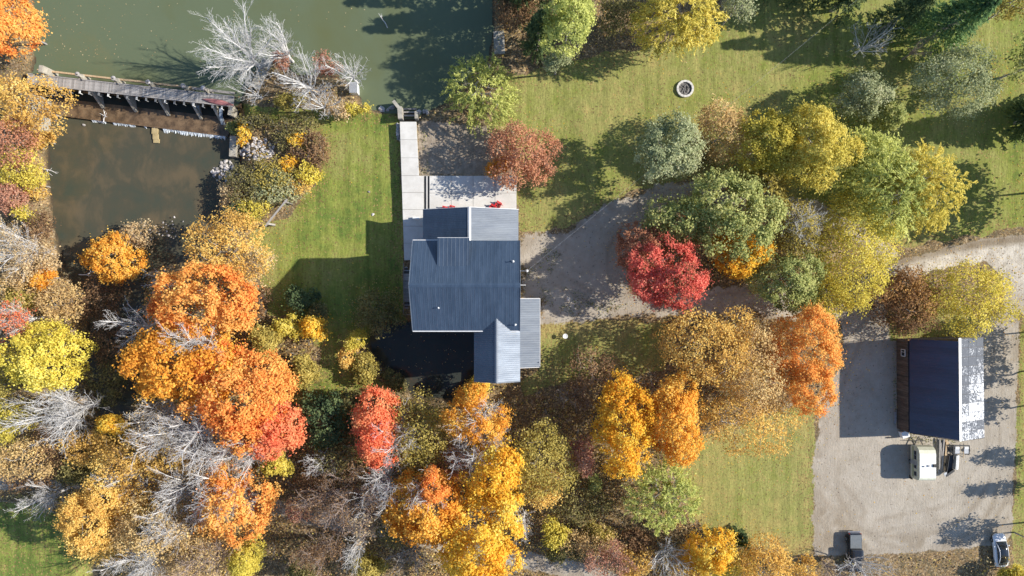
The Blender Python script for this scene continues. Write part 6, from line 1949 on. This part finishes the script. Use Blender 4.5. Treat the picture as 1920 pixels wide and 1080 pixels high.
# ------------------------------------------------------------------ what nobody could count
def scatter(name, n, fn, size, pals, lift, up=.6, seed=3, asp=.75):
    rng = np.random.default_rng(seed)
    px = rng.uniform(-40, 1960, n); py = rng.uniform(-30, 1110, n)
    keep = rng.random(n) < fn(px, py)
    px, py = px[keep], py[keep]
    X, Y = (px - 960) / S, (540 - py) / S
    Z = heights(X, Y)
    wet = np.max([poly_sd(px, py, q) for q in (POND, POOL, TAIL)], axis=0) > -.4
    X, Y, Z = X[~wet], Y[~wet], Z[~wet]
    m = len(X)
    h = lift[0] + (lift[1] - lift[0]) * rng.random(m) ** 2
    pos = np.stack([X, Y, Z + h], 1)
    which = rng.integers(0, len(pals), m) if len(pals) > 1 else np.zeros(m, int)
    nrm = unit(rng.normal(size=pos.shape) + [0, 0, up * 2])
    sz = rng.uniform(size[0], size[1], m)
    for i, p in enumerate(pals):
        s = which == i
        if s.any():
            me = leaf_mesh(name, pos[s], nrm[s], sz[s], asp, rng.random(s.sum()), LEAF[p], rng=rng)
            tag(link_mesh(name, me), kind='stuff')


def near_plants(px, py, rmin=.9, rmax=1.9):
    d = np.zeros(px.shape)
    for a, k in PLANTS:
        if a[0] in ('maple', 'fine') and a[3] > 34:
            q = np.hypot((px - a[1]) / a[3], (py - a[2]) / a[4])
            d = np.maximum(d, 1 - sstep(q, rmin, rmax))
    return d


def wild(px, py):
    X, Y = (px - 960) / S, (540 - py) / S
    lawn = np.max([poly_sd(px, py, q) for q in LAWNS], axis=0); gr = np.max([poly_sd(px, py, q) for q in GRAVELS], axis=0)
    tr = 1.4 - line_d(px, py, TRAIL)
    ok = (lawn < -.3) & (gr < -.5) & (tr < 0) & (poly_sd(px, py, YARD) < 0)
    hs = (px > 748) & (px < 1015) & (py > 225) & (py < 720)
    return np.where(ok & ~hs, 1.0, 0.0) * (.25 + .75 * sstep(fbm(X, Y, .35, 90), .32, .58))


scatter('undergrowth', 300000, lambda px, py: wild(px, py) * (.25 + .75 * sstep(py, 420, 560)) * np.where(px < 1560, 1, .3), (.07, .18), ['straw', 'tan', 'straw', 'olive_gold', 'tan_gold', 'brown'], (.05, 1.9), .3, 3)
scatter('fallen_leaves', 150000, lambda px, py: np.clip(near_plants(px, py) * .55 + .03, 0, 1) * np.where((px > 745) & (px < 975) & (py > 225) & (py < 720), 0.05, 1), (.045, .10), ['tan_gold', 'straw', 'brown', 'golden'], (.01, .03), 2.0, 4)


# tangled grey and tan brushwood on the woodland floor
rng = np.random.default_rng(77)
px = rng.uniform(-20, 1560, 26000); py = rng.uniform(430, 1100, 26000)
keep = (rng.random(26000) < wild(px, py)) & (np.max([poly_sd(px, py, q) for q in (POND, POOL, TAIL)], axis=0) < -.6)
px, py = px[keep][:900], py[keep][:900]
X, Y = (px - 960) / S, (540 - py) / S
Z = heights(X, Y)
for nm, bk, sel in (('brushwood', 'pale', slice(0, 450)), ('brushwood', 'pink', slice(450, 900))):
    sg = []
    for x, y, z in zip(X[sel], Y[sel], Z[sel]):
        b0 = np.array([x, y, z - .05])
        for k in range(6):
            d = unit(rng.normal(size=3) * [1, 1, .35] + [0, 0, .55]); L_ = rng.uniform(.6, 1.7)
            m = b0 + d * L_ * .5; e = m + unit(d + rng.normal(size=3) * .35) * L_ * .5
            sg += [(b0, m, .016, .013), (m, e, .013, .006), (m, m + unit(d + rng.normal(size=3) * .6) * L_ * .4, .011, .005)]
    tag(link_mesh(nm, tubes(nm, sg, BARK[bk], 3)), kind='stuff')


def weeds(px, py):
    X, Y = (px - 960) / S, (540 - py) / S
    a = poly_sd(px, py, [(978, 456), (1050, 470), (1030, 520), (1110, 560), (1190, 578), (1090, 600), (1016, 560), (978, 556)])
    b = poly_sd(px, py, [(1690, 806), (1760, 815), (1805, 826), (1790, 836), (1700, 828)])
    c = poly_sd(px, py, [(1672, 640), (1682, 640), (1684, 800), (1674, 800)])
    return sstep(a, -.5, .4) * sstep(fbm(X, Y, .6, 61), .48, .6) + sstep(b, -.2, .3) * .9 + sstep(c, -.1, .2) * .7 + .8 * sstep(poly_sd(px, py, [(786, 238), (800, 238), (806, 328), (786, 328)]), -.2, .3) * sstep(fbm(X, Y, .9, 62), .5, .6)


scatter('weeds', 500000, lambda px, py: np.clip(weeds(px, py), 0, 1) * .8, (.05, .11), ['green', 'olive', 'dark_green'], (.02, .28), .2, 5)
# leaves afloat on the pond
rng = np.random.default_rng(8)
px = np.concatenate([rng.uniform(60, 420, 60), rng.gamma(1.5, 60, 60) + 60, rng.uniform(420, 690, 20)]); py = np.concatenate([rng.uniform(0, 120, 120), rng.uniform(0, 60, 20)])
px = np.concatenate([px, rng.uniform(700, 885, 70)]); py = np.concatenate([py, rng.uniform(622, 740, 70)])
pos = np.stack([(px - 960) / S, (540 - py) / S, np.where(np.arange(len(px)) < len(px) - 70, -.535, -2.285)], 1)
tag(link_mesh('floating_leaves', leaf_mesh('floating_leaves', pos, unit(rng.normal(size=pos.shape) * .1 + [0, 0, 1]), rng.uniform(.05, .11, len(px)), .7, rng.random(len(px)), LEAF['straw'], rng=rng)), kind='stuff')
import collections
TT = collections.Counter()
for o in bpy.data.objects:
    if o.type == 'MESH': TT[(o.parent.name.split('.')[0] + '/' if o.parent else '') + o.name.split('.')[0]] += len(o.data.loops) - 2 * len(o.data.polygons)
print('LEAVES', TT.most_common(16))
print('LEAVES', LEAFCOUNT[0], 'PLANTS', len(PLANTS), 'OBJECTS', len(bpy.data.objects), 'TRIS', sum(len(o.data.loops) - 2 * len(o.data.polygons) for o in bpy.data.objects if o.type == 'MESH'))
